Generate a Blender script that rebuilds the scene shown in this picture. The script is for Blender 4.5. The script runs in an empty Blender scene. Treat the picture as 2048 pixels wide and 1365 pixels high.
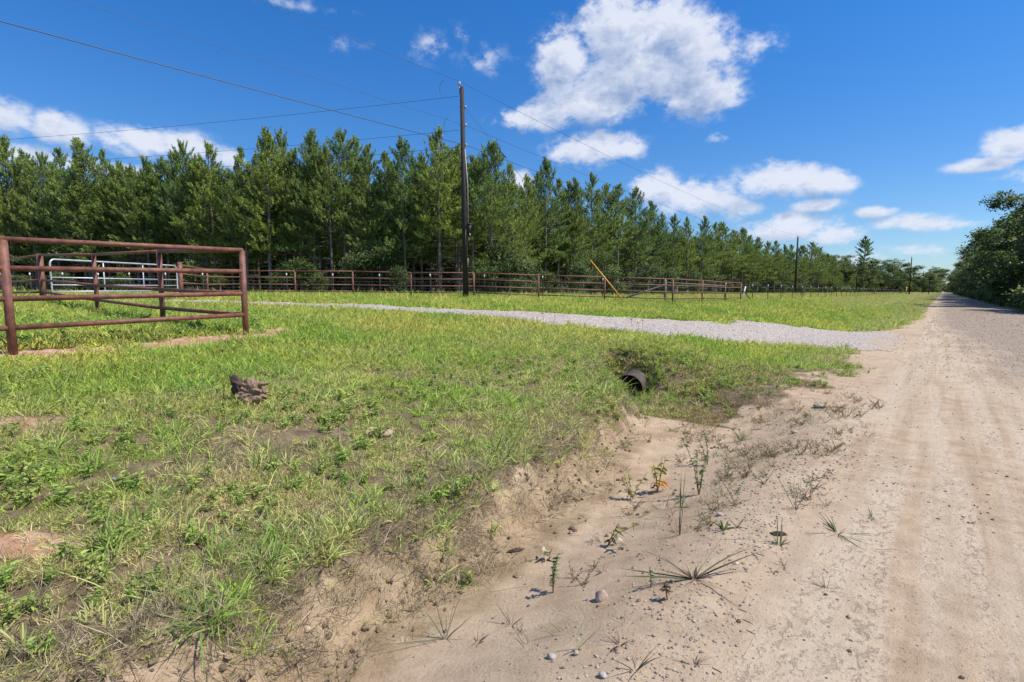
import bpy, math, random
import numpy as np
from mathutils import Vector, Matrix
random.seed(7)
RNG = np.random.default_rng(11)
S = bpy.context.scene
C = S.collection

# ------------------------------------------------------------------ camera
F = 1024.0
PITCH = math.atan(99.5 / F)
EYE = 1.62
CP, SP = math.cos(PITCH), math.sin(PITCH)
cd = bpy.data.cameras.new('camera'); cam = bpy.data.objects.new('camera', cd); C.objects.link(cam)
cd.lens = 18.0; cd.sensor_width = 36.0; cd.clip_end = 6000; cd.clip_start = 0.05
cam.location = (0, 0, EYE); cam.rotation_euler = (math.pi / 2 - PITCH, 0, 0)
S.camera = cam

# ------------------------------------------------------------------ sky, sun, exposure
SUN_EL, SUN_AZ = math.radians(56), math.radians(103)      # azimuth measured clockwise from +Y
S.view_settings.view_transform = 'Standard'; S.view_settings.look = 'None'
S.view_settings.gamma = 1.0; S.view_settings.exposure = 0.45
S.cycles.max_bounces = 8; S.cycles.transparent_max_bounces = 8
sd = bpy.data.lights.new('sun', 'SUN'); sd.energy = 4.3; sd.angle = math.radians(0.53); sd.color = (1.0, 0.955, 0.88)
sun = bpy.data.objects.new('sun', sd); C.objects.link(sun)
sdir = Vector((math.sin(SUN_AZ) * math.cos(SUN_EL), math.cos(SUN_AZ) * math.cos(SUN_EL), math.sin(SUN_EL)))
sun.rotation_euler = sdir.to_track_quat('Z', 'Y').to_euler(); sun.location = (30, -10, 60)

def ray(px, py):
    x = (px - 1024) / F; z = -(py - 682.5) / F
    return np.array([x, CP + z * SP, -SP + z * CP])

W = bpy.data.worlds.new('World'); S.world = W; W.use_nodes = True
nt = W.node_tree; N = nt.nodes; L = nt.links; N.clear()
def nd(tree, typ, **kw):
    n = tree.nodes.new(typ)
    for k, v in kw.items():
        if k[0] == 'i' and k[1:].isdigit(): n.inputs[int(k[1:])].default_value = v
        else: setattr(n, k, v)
    return n
def mth(tree, op, a, b=None, c=None, clamp=False):
    n = tree.nodes.new('ShaderNodeMath'); n.operation = op; n.use_clamp = clamp
    for i, v in enumerate((a, b, c)):
        if v is None: continue
        if isinstance(v, (int, float)): n.inputs[i].default_value = v
        else: tree.links.new(v, n.inputs[i])
    return n.outputs[0]
def vmt(tree, op, a, b=None):
    n = tree.nodes.new('ShaderNodeVectorMath'); n.operation = op
    for i, v in enumerate((a, b)):
        if v is None: continue
        if isinstance(v, tuple): n.inputs[i].default_value = v
        else: tree.links.new(v, n.inputs[i])
    return n.outputs['Value'] if op in ('LENGTH', 'DOT_PRODUCT') else n.outputs[0]
def mixc(tree, fac, a, b, blend='MIX'):
    n = tree.nodes.new('ShaderNodeMix'); n.data_type = 'RGBA'; n.blend_type = blend
    for sck, v in ((n.inputs[0], fac), (n.inputs[6], a), (n.inputs[7], b)):
        if isinstance(v, (int, float)): sck.default_value = v
        elif isinstance(v, tuple): sck.default_value = (v[0], v[1], v[2], 1)
        else: tree.links.new(v, sck)
    return n.outputs[2]
def ramp(tree, fac, lo, hi, a=0.0, b=1.0):
    n = tree.nodes.new('ShaderNodeMapRange'); n.interpolation_type = 'SMOOTHSTEP'
    tree.links.new(fac, n.inputs[0])
    for i, v in zip((1, 2, 3, 4), (lo, hi, a, b)): n.inputs[i].default_value = v
    return n.outputs[0]
def noise(tree, vec, scale, detail=4, rough=0.55, dist=0.0, out=0, dims='3D'):
    n = tree.nodes.new('ShaderNodeTexNoise'); n.noise_dimensions = dims
    n.inputs['Scale'].default_value = scale; n.inputs['Detail'].default_value = detail
    n.inputs['Roughness'].default_value = rough; n.inputs['Distortion'].default_value = dist
    if vec is not None: tree.links.new(vec, n.inputs['Vector'])
    return n.outputs[out]

sky = nd(nt, 'ShaderNodeTexSky', sky_type='NISHITA', sun_disc=False)
sky.sun_elevation = SUN_EL; sky.sun_rotation = SUN_AZ; sky.air_density = 1.0; sky.dust_density = 0.3; sky.ozone_density = 3.0; sky.altitude = 100
tc = nd(nt, 'ShaderNodeTexCoord')
D = tc.outputs['Generated']
sp = nd(nt, 'ShaderNodeSeparateXYZ'); L.new(D, sp.inputs[0])
az = mth(nt, 'ARCTAN2', sp.outputs[0], sp.outputs[1]); el = mth(nt, 'ARCSINE', sp.outputs[2])
cb = nd(nt, 'ShaderNodeCombineXYZ'); L.new(az, cb.inputs[0]); L.new(el, cb.inputs[1]); AE = cb.outputs[0]
# clouds: (pixel-free) direction, half width, half height, strength
CL = [(1235, 60, 110, 75, 1), (1340, 60, 90, 70, .9), (1285, 140, 170, 80, 1), (1130, 130, 75, 80, 1), (1190, 200, 140, 55, 1), (1075, 238, 105, 30, .9), (1400, 180, 95, 70, 1), (1385, 110, 110, 80, 1),
      (1490, 98, 95, 40, .5), (1185, 298, 110, 42, .85), (1255, 300, 45, 30, .8), (862, 95, 80, 40, .36), (970, 120, 80, 40, .33), (690, 95, 80, 30, .24), (925, 75, 40, 40, .30),
      (10, 235, 55, 45, .8), (125, 262, 60, 40, .85), (280, 285, 95, 38, .85), (370, 295, 75, 36, .8), (60, 310, 90, 30, .7), (450, 318, 45, 25, .8), (200, 335, 200, 24, .6),
      (1310, 378, 60, 42, .9), (1400, 398, 100, 44, .85), (1560, 362, 105, 44, .95), (1650, 365, 65, 34, .9), (1635, 411, 55, 18, .8), (1580, 455, 110, 34, .8), (1665, 468, 70, 28, .8),
      (1045, 365, 34, 28, .9), (1750, 426, 42, 15, .8), (1810, 448, 75, 24, .75), (1880, 449, 70, 22, .6), (2025, 290, 60, 40, .85), (1985, 328, 80, 20, .75), (1480, 420, 70, 30, .6), (1830, 500, 80, 22, .5),
      (560, 2, 200, 18, .32), (1440, 275, 36, 18, .5), (1700, 520, 160, 25, .45), (2200, 330, 150, 60, .9), (-150, 300, 150, 60, .9)]
for a_, e_, w_, h_ in ((150, 30, 25, 8), (-120, 40, 30, 10), (180, 15, 20, 5), (-160, 18, 22, 6), (110, 20, 18, 5), (-80, 25, 14, 6)):   # the rest of the sky, behind the camera
    CL.append(('d', math.radians(a_), math.radians(e_), math.radians(w_), math.radians(h_), .9))
acc = None; acc2 = None
for c in CL:
    if c[0] == 'd': a0, e0, ra, re, st = c[1:]
    else:
        d = ray(c[0], c[1]); d /= np.linalg.norm(d)
        a0, e0 = math.atan2(d[0], d[1]), math.asin(d[2])
        q = ray(c[0], c[1]); k = 1 / np.linalg.norm(q)
        ra, re, st = c[2] / F * k * 1.0, c[3] / F * k, c[4]
        ra = max(ra, .01)
    v = vmt(nt, 'SUBTRACT', AE, (a0, e0, 0)); v = vmt(nt, 'MULTIPLY', v, (1 / ra, 1 / re, 0))
    l = vmt(nt, 'LENGTH', v)
    m = nt.nodes.new('ShaderNodeMapRange'); m.interpolation_type = 'SMOOTHSTEP'; L.new(l, m.inputs[0])
    m.inputs[1].default_value = 1.5; m.inputs[2].default_value = 0.0; m.inputs[3].default_value = 0; m.inputs[4].default_value = st
    acc = m.outputs[0] if acc is None else mth(nt, 'MAXIMUM', acc, m.outputs[0])
    if c[0] != 'd':
        sh = min(.035, re * .9); v = vmt(nt, 'SUBTRACT', AE, (a0 - sh * .4, e0 - sh, 0)); v = vmt(nt, 'MULTIPLY', v, (1 / ra, 1 / re, 0)); l = vmt(nt, 'LENGTH', v)
        m = nt.nodes.new('ShaderNodeMapRange'); m.interpolation_type = 'SMOOTHSTEP'; L.new(l, m.inputs[0])
        m.inputs[1].default_value = 1.5; m.inputs[2].default_value = 0.0; m.inputs[3].default_value = 0; m.inputs[4].default_value = st
        acc2 = m.outputs[0] if acc2 is None else mth(nt, 'MAXIMUM', acc2, m.outputs[0])
sv = vmt(nt, 'MULTIPLY', AE, (1.0, 1.45, 0))
n1 = noise(nt, sv, 12, 10, .62, .15); n2 = noise(nt, sv, 7, 3, .5)
def bil(vec, sc_):
    v = nt.nodes.new('ShaderNodeTexVoronoi'); v.feature = 'SMOOTH_F1'; v.inputs['Scale'].default_value = sc_; v.inputs['Detail'].default_value = 3; v.inputs['Roughness'].default_value = .55; v.inputs['Lacunarity'].default_value = 2.2; v.inputs['Smoothness'].default_value = .35
    v.normalize = True; L.new(vec, v.inputs['Vector']); return v.outputs['Distance']
wv = vmt(nt, 'ADD', sv, vmt(nt, 'MULTIPLY', noise(nt, sv, 16, 4, .6, 0, 1), (.035, .035, 0)))
b1 = bil(wv, 15)
f = mth(nt, 'ADD', acc, mth(nt, 'MULTIPLY', mth(nt, 'SUBTRACT', n1, .5), 1.1))
f = mth(nt, 'SUBTRACT', f, mth(nt, 'MULTIPLY', mth(nt, 'SUBTRACT', b1, .36), .8))
n4 = noise(nt, sv, 34, 8, .62, .2)
f = mth(nt, 'ADD', f, mth(nt, 'MULTIPLY', mth(nt, 'SUBTRACT', n4, .5), 1.15))
cover = mth(nt, 'MULTIPLY', ramp(nt, f, .18, .80), ramp(nt, acc, .02, .45))
dens = ramp(nt, f, .55, 1.25)
sv2 = vmt(nt, 'ADD', sv, (.012, .02, 0))
n3 = noise(nt, sv2, 12, 5, .55, .15)
edge = mth(nt, 'SUBTRACT', n1, n3)
lit = mth(nt, 'ADD', mth(nt, 'ADD', mth(nt, 'MULTIPLY', mth(nt, 'SUBTRACT', acc, acc2), 1.1), mth(nt, 'MULTIPLY', edge, 2.0)), mth(nt, 'SUBTRACT', .84, mth(nt, 'MULTIPLY', dens, .66)), clamp=True)
lit = mth(nt, 'ADD', lit, mth(nt, 'MULTIPLY', mth(nt, 'SUBTRACT', n2, .5), .6), clamp=True)
ccol = mixc(nt, lit, (1.9, 2.8, 4.6), (5.9, 6.2, 7.0))
hs = nd(nt, 'ShaderNodeHueSaturation'); hs.inputs['Saturation'].default_value = 1.18; hs.inputs['Value'].default_value = 1.0
L.new(sky.outputs[0], hs.inputs['Color'])
hs.inputs['Hue'].default_value = 0.5
elr = ramp(nt, sp.outputs[2], 0.0, 0.55)
grad = mixc(nt, elr, (0.66, 0.80, 0.98), (0.34, 0.86, 1.25))
skyc = mixc(nt, 1.0, hs.outputs[0], grad, 'MULTIPLY')
fin = mixc(nt, mth(nt, 'MULTIPLY', cover, .93), skyc, ccol)
bg = nd(nt, 'ShaderNodeBackground'); bg.inputs[1].default_value = 0.10; L.new(fin, bg.inputs[0])
wo = nd(nt, 'ShaderNodeOutputWorld'); L.new(bg.outputs[0], wo.inputs[0])
W.cycles.sampling_method = 'MANUAL'; W.cycles.sample_map_resolution = 1024

# ------------------------------------------------------------------ numpy helpers
VPA = math.radians(39.99)
R2 = np.array([math.sin(VPA), math.cos(VPA)]); N2 = np.array([-R2[1], R2[0]])
def us(x, y): return x * N2[0] + y * N2[1], x * R2[0] + y * R2[1]
def xy(u, s): return u * N2[0] + s * R2[0], u * N2[1] + s * R2[1]
def hsh(i, j, k):
    h = (i.astype(np.int64) * 374761393 + j.astype(np.int64) * 668265263 + k * 974711) & 0xffffffff
    h = ((h ^ (h >> 13)) * 1274126177) & 0xffffffff
    h = (h ^ (h >> 16)) & 0xffffffff
    return h / 4294967295.0
def vn(x, y, k=0):
    x = np.asarray(x, float); y = np.asarray(y, float)
    i = np.floor(x); j = np.floor(y); a = x - i; b = y - j
    a = a * a * (3 - 2 * a); b = b * b * (3 - 2 * b)
    h = lambda di, dj: hsh(i + di, j + dj, k)
    return (h(0, 0) * (1 - a) + h(1, 0) * a) * (1 - b) + (h(0, 1) * (1 - a) + h(1, 1) * a) * b
def fbm(x, y, k=0, o=4):
    t = 0; w = 1; q = 0
    for n in range(o):
        t = t + w * vn(x * 2 ** n + 13.7 * n, y * 2 ** n - 7.1 * n, k + n * 17); q += w; w *= .52
    return t / q - .5
def sm(x, a, b):
    t = np.clip((np.asarray(x, float) - a) / (b - a), 0, 1); return t * t * (3 - 2 * t)

_u = np.arange(-420, 420, .05)
_z = np.interp(_u, [-420, -60, -12, -7.5, -6.2, -4.9, -2.3, .4, 1.0, 2.2, 3.4, 5.8, 9.5, 14, 22, 30, 420], [2, .4, .15, -.15, -.32, -.02, .07, .0, -.02, .0, .08, .42, .80, .98, 1.24, 1.3, 2.2])
_k = np.exp(-(np.arange(-24, 25) * .05 / .45) ** 2); _k /= _k.sum()
_zs = np.convolve(np.pad(_z, 24, 'edge'), _k, 'valid')
def ubank(s):
    return np.interp(s, [-8, 0, 1, 2.6, 4.3, 6.0, 7.2, 8.0, 8.8], [2.25, 2.40, 2.45, 2.58, 2.80, 3.2, 3.5, 4.4, 5.0]) + .32 * fbm(s * 1.3, s * 0 + 3, 5) + .10 * fbm(s * 6, s * 0 + 9, 6)
def ditchw(u, s, soft=.36):
    ub = ubank(s)
    se = np.interp(u, [1, 2.7, 3.6, 4.6], [7.2, 7.7, 8.6, 8.95]) + .4 * fbm(u * 2, u * 0, 8)
    return sm(u, .9, 2.1) * (1 - sm(u, ub - .15, ub + soft)) * (1 - sm(s, se, se + .8 + 1.0 * (1 - sm(u, 3.2, 4.0)) - .25))
def height(x, y, fine=True):
    x = np.asarray(x, float); y = np.asarray(y, float)
    u, s = us(x, y)
    z = np.interp(u, _u, _zs)
    z = z * np.where(u > 1, 1 - .16 * sm(s, 15, 60), 1)
    w = ditchw(u, s)
    zf = -.31 + .03 * fbm(u * .8, s * .8, 21) - .05 * sm(u, 1.8, 2.6) * (1 - sm(s, 5, 8))
    z = z * (1 - w) + zf * w
    z = z + .30 * np.exp(-((u - 4.5) / 1.1) ** 2 - ((s - 10.1) / .95) ** 2)                       # earth over the culvert
    z = z - .16 * np.exp(-((u - 4.8) / 1.2) ** 2) * sm(s, 26, 30)
    g = sm(u, 2.6, 4)
    z = z + g * .13 * fbm(x * .35, y * .35, 1) + g * .05 * fbm(x * 1.5, y * 1.5, 2)
    if fine:
        r = np.hypot(x, y)
        nb = np.exp(-((u - ubank(s) - .12) / .22) ** 2) * (1 - sm(s, 7.5, 9)) 
        z = z + nb * (.15 * fbm(x * 4, y * 4, 3, 5) + .09 * np.abs(fbm(x * 14, y * 14, 14, 3)))
        z = z + (.007 + .050 * sm(u, 2.8, 3.6)) * fbm(x * 6, y * 6, 4, 4) * (1 - sm(r, 20, 40))
        # wheel ruts and crumbs on the road
        rut = np.exp(-((u + .22 + .1 * fbm(s * .4, s * 0, 31)) / .10) ** 2) + .6 * np.exp(-((u + .75) / .12) ** 2) + .5 * np.exp(-((u - .25 + .1 * fbm(s * .3, s * 0, 33)) / .07) ** 2) + .6 * np.exp(-((u + 1.5) / .16) ** 2)
        z = z + (1 - sm(r, 12, 25)) * rut * .05 * np.maximum(fbm(x * 16, y * 16, 9, 3), -.1)
        wr = np.exp(-((u - .85 - .15 * fbm(s * .6, s * 0, 37)) / .33) ** 2)
        z = z + wr * .018 * (1 - sm(s, 7, 12)) * (1 + fbm(x * 12, y * 12, 10))
    return z
def hz(x, y): return float(height(np.array([x]), np.array([y]))[0])
def at(px, py, z0=.3):
    d = ray(px, py); z = z0
    for _ in range(60):
        t = (z - EYE) / d[2]; zn = hz(d[0] * t, d[1] * t); z = z * .6 + zn * .4
    t = (z - EYE) / d[2]
    return d[0] * t, d[1] * t
def atY(px, py, Y):
    d = ray(px, py); t = Y / d[1]; return d[0] * t, Y, EYE + d[2] * t

_dp = [((1560, 694), (1720, 664)), ((1480, 686), (1500, 650)), ((1200, 665), (1340, 641)), ((1000, 646), (1180, 630)), ((800, 630), (980, 621)), ((640, 619), (800, 613))]
_ce = [(np.array(at(*a, .3)), np.array(at(*b, .5))) for a, b in _dp]
DRV = np.array([xy(-1.5, 22.5), xy(1.2, 20.6)] + [(a + b) / 2 for a, b in _ce] + [xy(21.5, 7.0), xy(24.4, 4.2), xy(27, 1.0), xy(31, -4)])
DRW = np.array([4.3, 3.5] + [float(np.hypot(*(a - b))) * .38 for a, b in _ce] + [2.0, 2.0, 2.0, 2.0])
print('drive', [tuple(np.round(us(*p), 1)) for p in DRV], np.round(DRW, 1))
def drive(x, y):
    best = np.full(np.shape(x), 1e9); 
    for a, b, wa, wb in zip(DRV[:-1], DRV[1:], DRW[:-1], DRW[1:]):
        d = b - a; t = np.clip(((x - a[0]) * d[0] + (y - a[1]) * d[1]) / (d @ d), 0, 1)
        q = np.hypot(x - a[0] - t * d[0], y - a[1] - t * d[1]) - (wa + (wb - wa) * t)
        best = np.minimum(best, q)
    return best          # < 0 inside
def edge_u(s):
    return np.interp(s, [-9, 7.0, 7.6, 8.6, 10, 14, 17, 19, 22, 25, 27, 40, 60, 900], [0, 0, 2.4, 1.7, 1.3, 1.15, 1.7, 2.3, 2.3, 1.9, 1.2, .8, .9, .9]) + .35 * fbm(s * .8, s * 0 + 5, 12) 
PATCH = [(at(*p), rx * .8, ry * .8, c * .8) for p, rx, ry, c in (((40, 1090), .5, .22, 1), ((790, 828), .75, .45, .45), ((690, 845), .35, .2, .8), ((30, 850), .6, .5, .7), ((720, 706), .5, .5, .5), ((1330, 735), .9, .25, .5), ((560, 640), 1, .5, .8),
         ((250, 965), .3, .15, .5), ((430, 1000), .35, .15, .7), ((150, 1180), .4, .12, .3), ((640, 700), .8, .5, .3), ((520, 870), .5, .2, .3), ((850, 760), .6, .35, .4))]
def zones(x, y):
    u, s = us(x, y)
    nf = fbm(x * 1.7, y * 1.7, 41, 4); nff = fbm(x * 6, y * 6, 43, 3)
    eu = np.where(s < 7.4, ubank(s) + .02, edge_u(s)) 
    wd = 1.0 + 2.2 * sm(s, 7.2, 8.2) * (1 - sm(s, 13, 18)); dirt = (1 - sm(u + nf * .9 * wd + nff * .35 - .18 + .24 * (s < 7.4), eu - .12 * wd, eu + .22 * wd)) * sm(u + .4 * nf, -5.3, -4.9)
    dq = drive(x, y) + nf * 1.3 + nff * .8
    white = (1 - sm(dq, -.35, .35)) * sm(u + 2.5 * nf, -.3, 3.2)
    pinch = sm(s, 16, 19) * (1 - sm(s, 26, 30)); dirt = np.maximum(dirt, (1 - sm(dq, -.3, .4)) * (1 - sm(u, 1.5, 4)) * pinch)
    rg = (1 - sm(u + nf * 1.6, -2.2 + 1.5 * sm(s, 10, 40), .2 + .8 * sm(s, 10, 40))) * sm(s + 3 * nf, 4, 16) * sm(u, -5.4, -4.8)
    rg = np.maximum(rg, np.exp(-((u - .85 - .15 * fbm(s * .6, s * 0, 37)) / .38) ** 2) * (1 - sm(s, 5.5, 7.5)) * .9)
    red = 1.15 * np.exp(-((u - 9.4 + .7 * nf) / .42) ** 2) * sm(s, -8, -6) * (1 - sm(s, 3.8, 5.2)) * sm(nf + nff, -.5, -.1)
    red = np.maximum(red, 1.0 * np.exp(-((u - 10.0) / .8) ** 2 - ((s - 4.4) / 1.3) ** 2) * sm(nf + nff, -.3, .05))
    for (cx, cy), rx, ry, c in PATCH:
        red = np.maximum(red, c * sm(1.1 - np.hypot((x - cx) / rx, (y - cy) / ry) + nf * 1.6 + nff * .8, 0, .9))
    red = red * (1 - dirt)
    wet = np.maximum(np.exp(-((u - eu + .30) / .24) ** 2), 1.2 * np.exp(-((u - eu + .05) / .22) ** 2)) * (1 - sm(s, 6, 7.3))
    forest = np.maximum(sm(u, 26, 29.5), 0) * sm(y, 33, 38)
    forest = np.maximum(forest, 1 - sm(u, -8.5, -6.8))
    return dirt, white, red, rg, wet, forest

# ------------------------------------------------------------------ objects helpers
def mesh(name, V, F_, attrs=None, smooth=False):
    me = bpy.data.meshes.new(name)
    V = np.asarray(V, float).reshape(-1, 3)
    groups = [np.asarray(f, int) for f in F_ if len(f)]
    nl = sum(g.size for g in groups); npoly = sum(len(g) for g in groups)
    me.vertices.add(len(V)); me.vertices.foreach_set('co', V.ravel())
    me.loops.add(nl); me.polygons.add(npoly)
    li = np.concatenate([g.ravel() for g in groups]); tot = np.concatenate([np.full(len(g), g.shape[1]) for g in groups])
    me.loops.foreach_set('vertex_index', li)
    me.polygons.foreach_set('loop_start', np.concatenate([[0], np.cumsum(tot)[:-1]]))
    if smooth: me.polygons.foreach_set('use_smooth', np.ones(npoly, bool))
    for k, (ty, a) in (attrs or {}).items():
        at_ = me.attributes.new(k, ty, 'POINT')
        at_.data.foreach_set('color' if ty == 'FLOAT_COLOR' else 'vector' if ty == 'FLOAT_VECTOR' else 'value', np.asarray(a).ravel())
    me.update(calc_edges=True); me.validate()
    return me
def link(name, me, mat=None, parent=None):
    o = bpy.data.objects.new(name, me); C.objects.link(o)
    if mat is not None:
        if len(me.materials) == 0: me.materials.append(mat)
    if parent is not None: o.parent = parent
    return o
def tag(o, label=None, cat=None, group=None, kind=None):
    for k, v in (('label', label), ('category', cat), ('group', group), ('kind', kind)):
        if v: o[k] = v
    return o
def empty(name, loc=(0, 0, 0), rz=0):
    o = bpy.data.objects.new(name, None); C.objects.link(o); o.location = loc; o.rotation_euler = (0, 0, rz); o.empty_display_size = .2
    return o
class MB:
    def __init__(s): s.V = []; s.Q = []; s.T = []; s.n = 0; s.tone = []
    def add(s, V, Q=(), T=(), tone=None):
        V = np.asarray(V, float).reshape(-1, 3)
        if len(Q): s.Q.append(np.asarray(Q, int) + s.n)
        if len(T): s.T.append(np.asarray(T, int) + s.n)
        s.V.append(V); s.n += len(V)
        s.tone.append(np.full(len(V), .5) if tone is None else np.asarray(tone, float))
    def tube(s, P, r, seg=8, cap=True):
        P = [Vector(p) for p in P]; n = len(P)
        rr = r if hasattr(r, '__len__') else [r] * n
        V = []; ref = None
        for i, p in enumerate(P):
            t = (P[min(i + 1, n - 1)] - P[max(i - 1, 0)]).normalized()
            if ref is None: ref = Vector((0, 0, 1)) if abs(t.z) < .9 else Vector((1, 0, 0))
            a = (ref - t * ref.dot(t)).normalized(); ref = a; b = t.cross(a)
            for k in range(seg):
                th = 2 * math.pi * k / seg
                V.append(p + (a * math.cos(th) + b * math.sin(th)) * rr[i])
        Q = [(i * seg + k, i * seg + (k + 1) % seg, (i + 1) * seg + (k + 1) % seg, (i + 1) * seg + k) for i in range(n - 1) for k in range(seg)]
        T = []
        if cap:
            V.append(P[0]); V.append(P[-1]); c0, c1 = n * seg, n * seg + 1
            T = [(c0, (k + 1) % seg, k) for k in range(seg)] + [(c1, (n - 1) * seg + k, (n - 1) * seg + (k + 1) % seg) for k in range(seg)]
        s.add([tuple(v) for v in V], Q, T)
    def box(s, c, d, rz=0):
        M = Matrix.Rotation(rz, 3, 'Z'); V = []
        for x in (-1, 1):
            for y in (-1, 1):
                for z in (-1, 1): V.append(tuple(Vector(c) + M @ Vector((x * d[0] / 2, y * d[1] / 2, z * d[2] / 2))))
        s.add(V, [(0, 1, 3, 2), (4, 6, 7, 5), (0, 4, 5, 1), (2, 3, 7, 6), (0, 2, 6, 4), (1, 5, 7, 3)])
    def blades(s, P, Dr, Ln, Wd, bend, tone=None, seg=3):
        P = np.asarray(P, float); Dr = np.asarray(Dr, float); n = len(P)
        Dr = Dr / np.linalg.norm(Dr, axis=1, keepdims=True)
        rnd = RNG.normal(size=(n, 3)); sd_ = np.cross(Dr, rnd); sd_ /= np.linalg.norm(sd_, axis=1, keepdims=True) + 1e-9
        Ln = np.broadcast_to(Ln, n)[:, None]; Wd = np.broadcast_to(Wd, n)[:, None]; bend = np.broadcast_to(bend, n)[:, None]
        rows = []
        for k in range(seg + 1):
            t = k / seg; c = P + Dr * Ln * t + np.array([0, 0, -1.]) * bend * Ln * t * t
            w = Wd * (.75 + .5 * t * (1 - t) * 2 - .75 * t ** 2)
            if k < seg: rows += [c - sd_ * w / 2, c + sd_ * w / 2]
            else: rows.append(c)
        V = np.stack(rows, 1); m = 2 * seg + 1
        base = np.arange(n)[:, None] * m
        Q = np.concatenate([base + np.array([[2 * k, 2 * k + 1, 2 * k + 3, 2 * k + 2]]) for k in range(seg - 1)]) if seg > 1 else []
        T = base + np.array([[2 * seg - 2, 2 * seg - 1, 2 * seg]])
        tone = RNG.random(n) if tone is None else np.broadcast_to(tone, n)
        s.add(V.reshape(-1, 3), Q, T, np.repeat(tone, m))
    def tris(s, P, Dr, Ln, Wd, tone):
        n = len(P); rnd = RNG.normal(size=(n, 3)); sd_ = np.cross(Dr, rnd); sd_ /= np.linalg.norm(sd_, axis=1, keepdims=True) + 1e-9
        V = np.stack([P - sd_ * Wd[:, None] / 2, P + sd_ * Wd[:, None] / 2, P + Dr * Ln[:, None]], 1)
        s.add(V.reshape(-1, 3), (), np.arange(n * 3).reshape(n, 3), np.repeat(tone, 3))
    def leaves(s, P, Nn, size, tone, asp=.6):
        n = len(P); rnd = RNG.normal(size=(n, 3)); a = np.cross(Nn, rnd); a /= np.linalg.norm(a, axis=1, keepdims=True) + 1e-9; b = np.cross(Nn, a)
        b /= np.linalg.norm(b, axis=1, keepdims=True) + 1e-9
        sz = np.broadcast_to(size, n)[:, None]
        V = np.stack([P, P + a * sz * .5 + b * sz * asp * .5, P + a * sz, P + a * sz * .5 - b * sz * asp * .5], 1)
        s.add(V.reshape(-1, 3), np.arange(n * 4).reshape(n, 4), (), np.repeat(tone, 4))
    def mesh(s, name, smooth=False):
        return mesh(name, np.concatenate(s.V), [np.concatenate(s.Q) if s.Q else [], np.concatenate(s.T) if s.T else []], {'bt': ('FLOAT', np.concatenate(s.tone))}, smooth)
    def build(s, name, mat, parent=None, smooth=False): return link(name, s.mesh(name, smooth), mat, parent)

# ------------------------------------------------------------------ materials
def newmat(name):
    m = bpy.data.materials.new(name); m.use_nodes = True; t = m.node_tree
    b = t.nodes['Principled BSDF']; return m, t, b
def simple(name, c1, c2, scale=20, rough=.6, metal=0, bump=.0, stretch=(1, 1, 1), spec=.5):
    m, t, b = newmat(name)
    tc = t.nodes.new('ShaderNodeTexCoord'); v = vmt(t, 'MULTIPLY', tc.outputs['Object'], tuple(stretch))
    n = noise(t, v, scale, 6, .65)
    t.links.new(mixc(t, ramp(t, n, .3, .7), c1, c2), b.inputs['Base Color'])
    b.inputs['Roughness'].default_value = rough; b.inputs['Metallic'].default_value = metal; b.inputs['Specular IOR Level'].default_value = spec
    if bump:
        bp = t.nodes.new('ShaderNodeBump'); bp.inputs['Strength'].default_value = bump; bp.inputs['Distance'].default_value = .01
        t.links.new(n, bp.inputs['Height']); t.links.new(bp.outputs[0], b.inputs['Normal'])
    return m
def leafmat(name, col, col2=None, trans=.35, inst=False, rough=.55, lo=.55, hi=1.45, soft=.9):
    m, t, b = newmat(name)
    if inst:
        a = t.nodes.new('ShaderNodeAttribute'); a.attribute_type = 'INSTANCER'; a.attribute_name = 'icol'; base = a.outputs['Color']
    else:
        oi = t.nodes.new('ShaderNodeObjectInfo'); base = mixc(t, oi.outputs['Random'], col, col2 or col)
    g = t.nodes.new('ShaderNodeAttribute'); g.attribute_name = 'bt'
    k = ramp(t, g.outputs['Fac'], 0, 1, lo, hi)
    cbn = t.nodes.new('ShaderNodeCombineXYZ')
    for i in range(3): t.links.new(k, cbn.inputs[i])
    c = mixc(t, 1.0, base, cbn.outputs[0], 'MULTIPLY')
    t.links.new(c, b.inputs['Base Color']); b.inputs['Roughness'].default_value = rough; b.inputs['Specular IOR Level'].default_value = .3
    ge = t.nodes.new('ShaderNodeNewGeometry'); nn_ = vmt(t, 'NORMALIZE', vmt(t, 'ADD', ge.outputs['Normal'], (0, 0, soft))); t.links.new(nn_, b.inputs['Normal'])
    tr = t.nodes.new('ShaderNodeBsdfTranslucent'); c2 = mixc(t, 1.0, c, (1.25, 1.3, .7), 'MULTIPLY'); t.links.new(c2, tr.inputs[0])
    mx = t.nodes.new('ShaderNodeMixShader'); mx.inputs[0].default_value = trans
    t.links.new(b.outputs[0], mx.inputs[1]); t.links.new(tr.outputs[0], mx.inputs[2])
    t.links.new(mx.outputs[0], t.nodes['Material Output'].inputs['Surface'])
    return m

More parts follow.
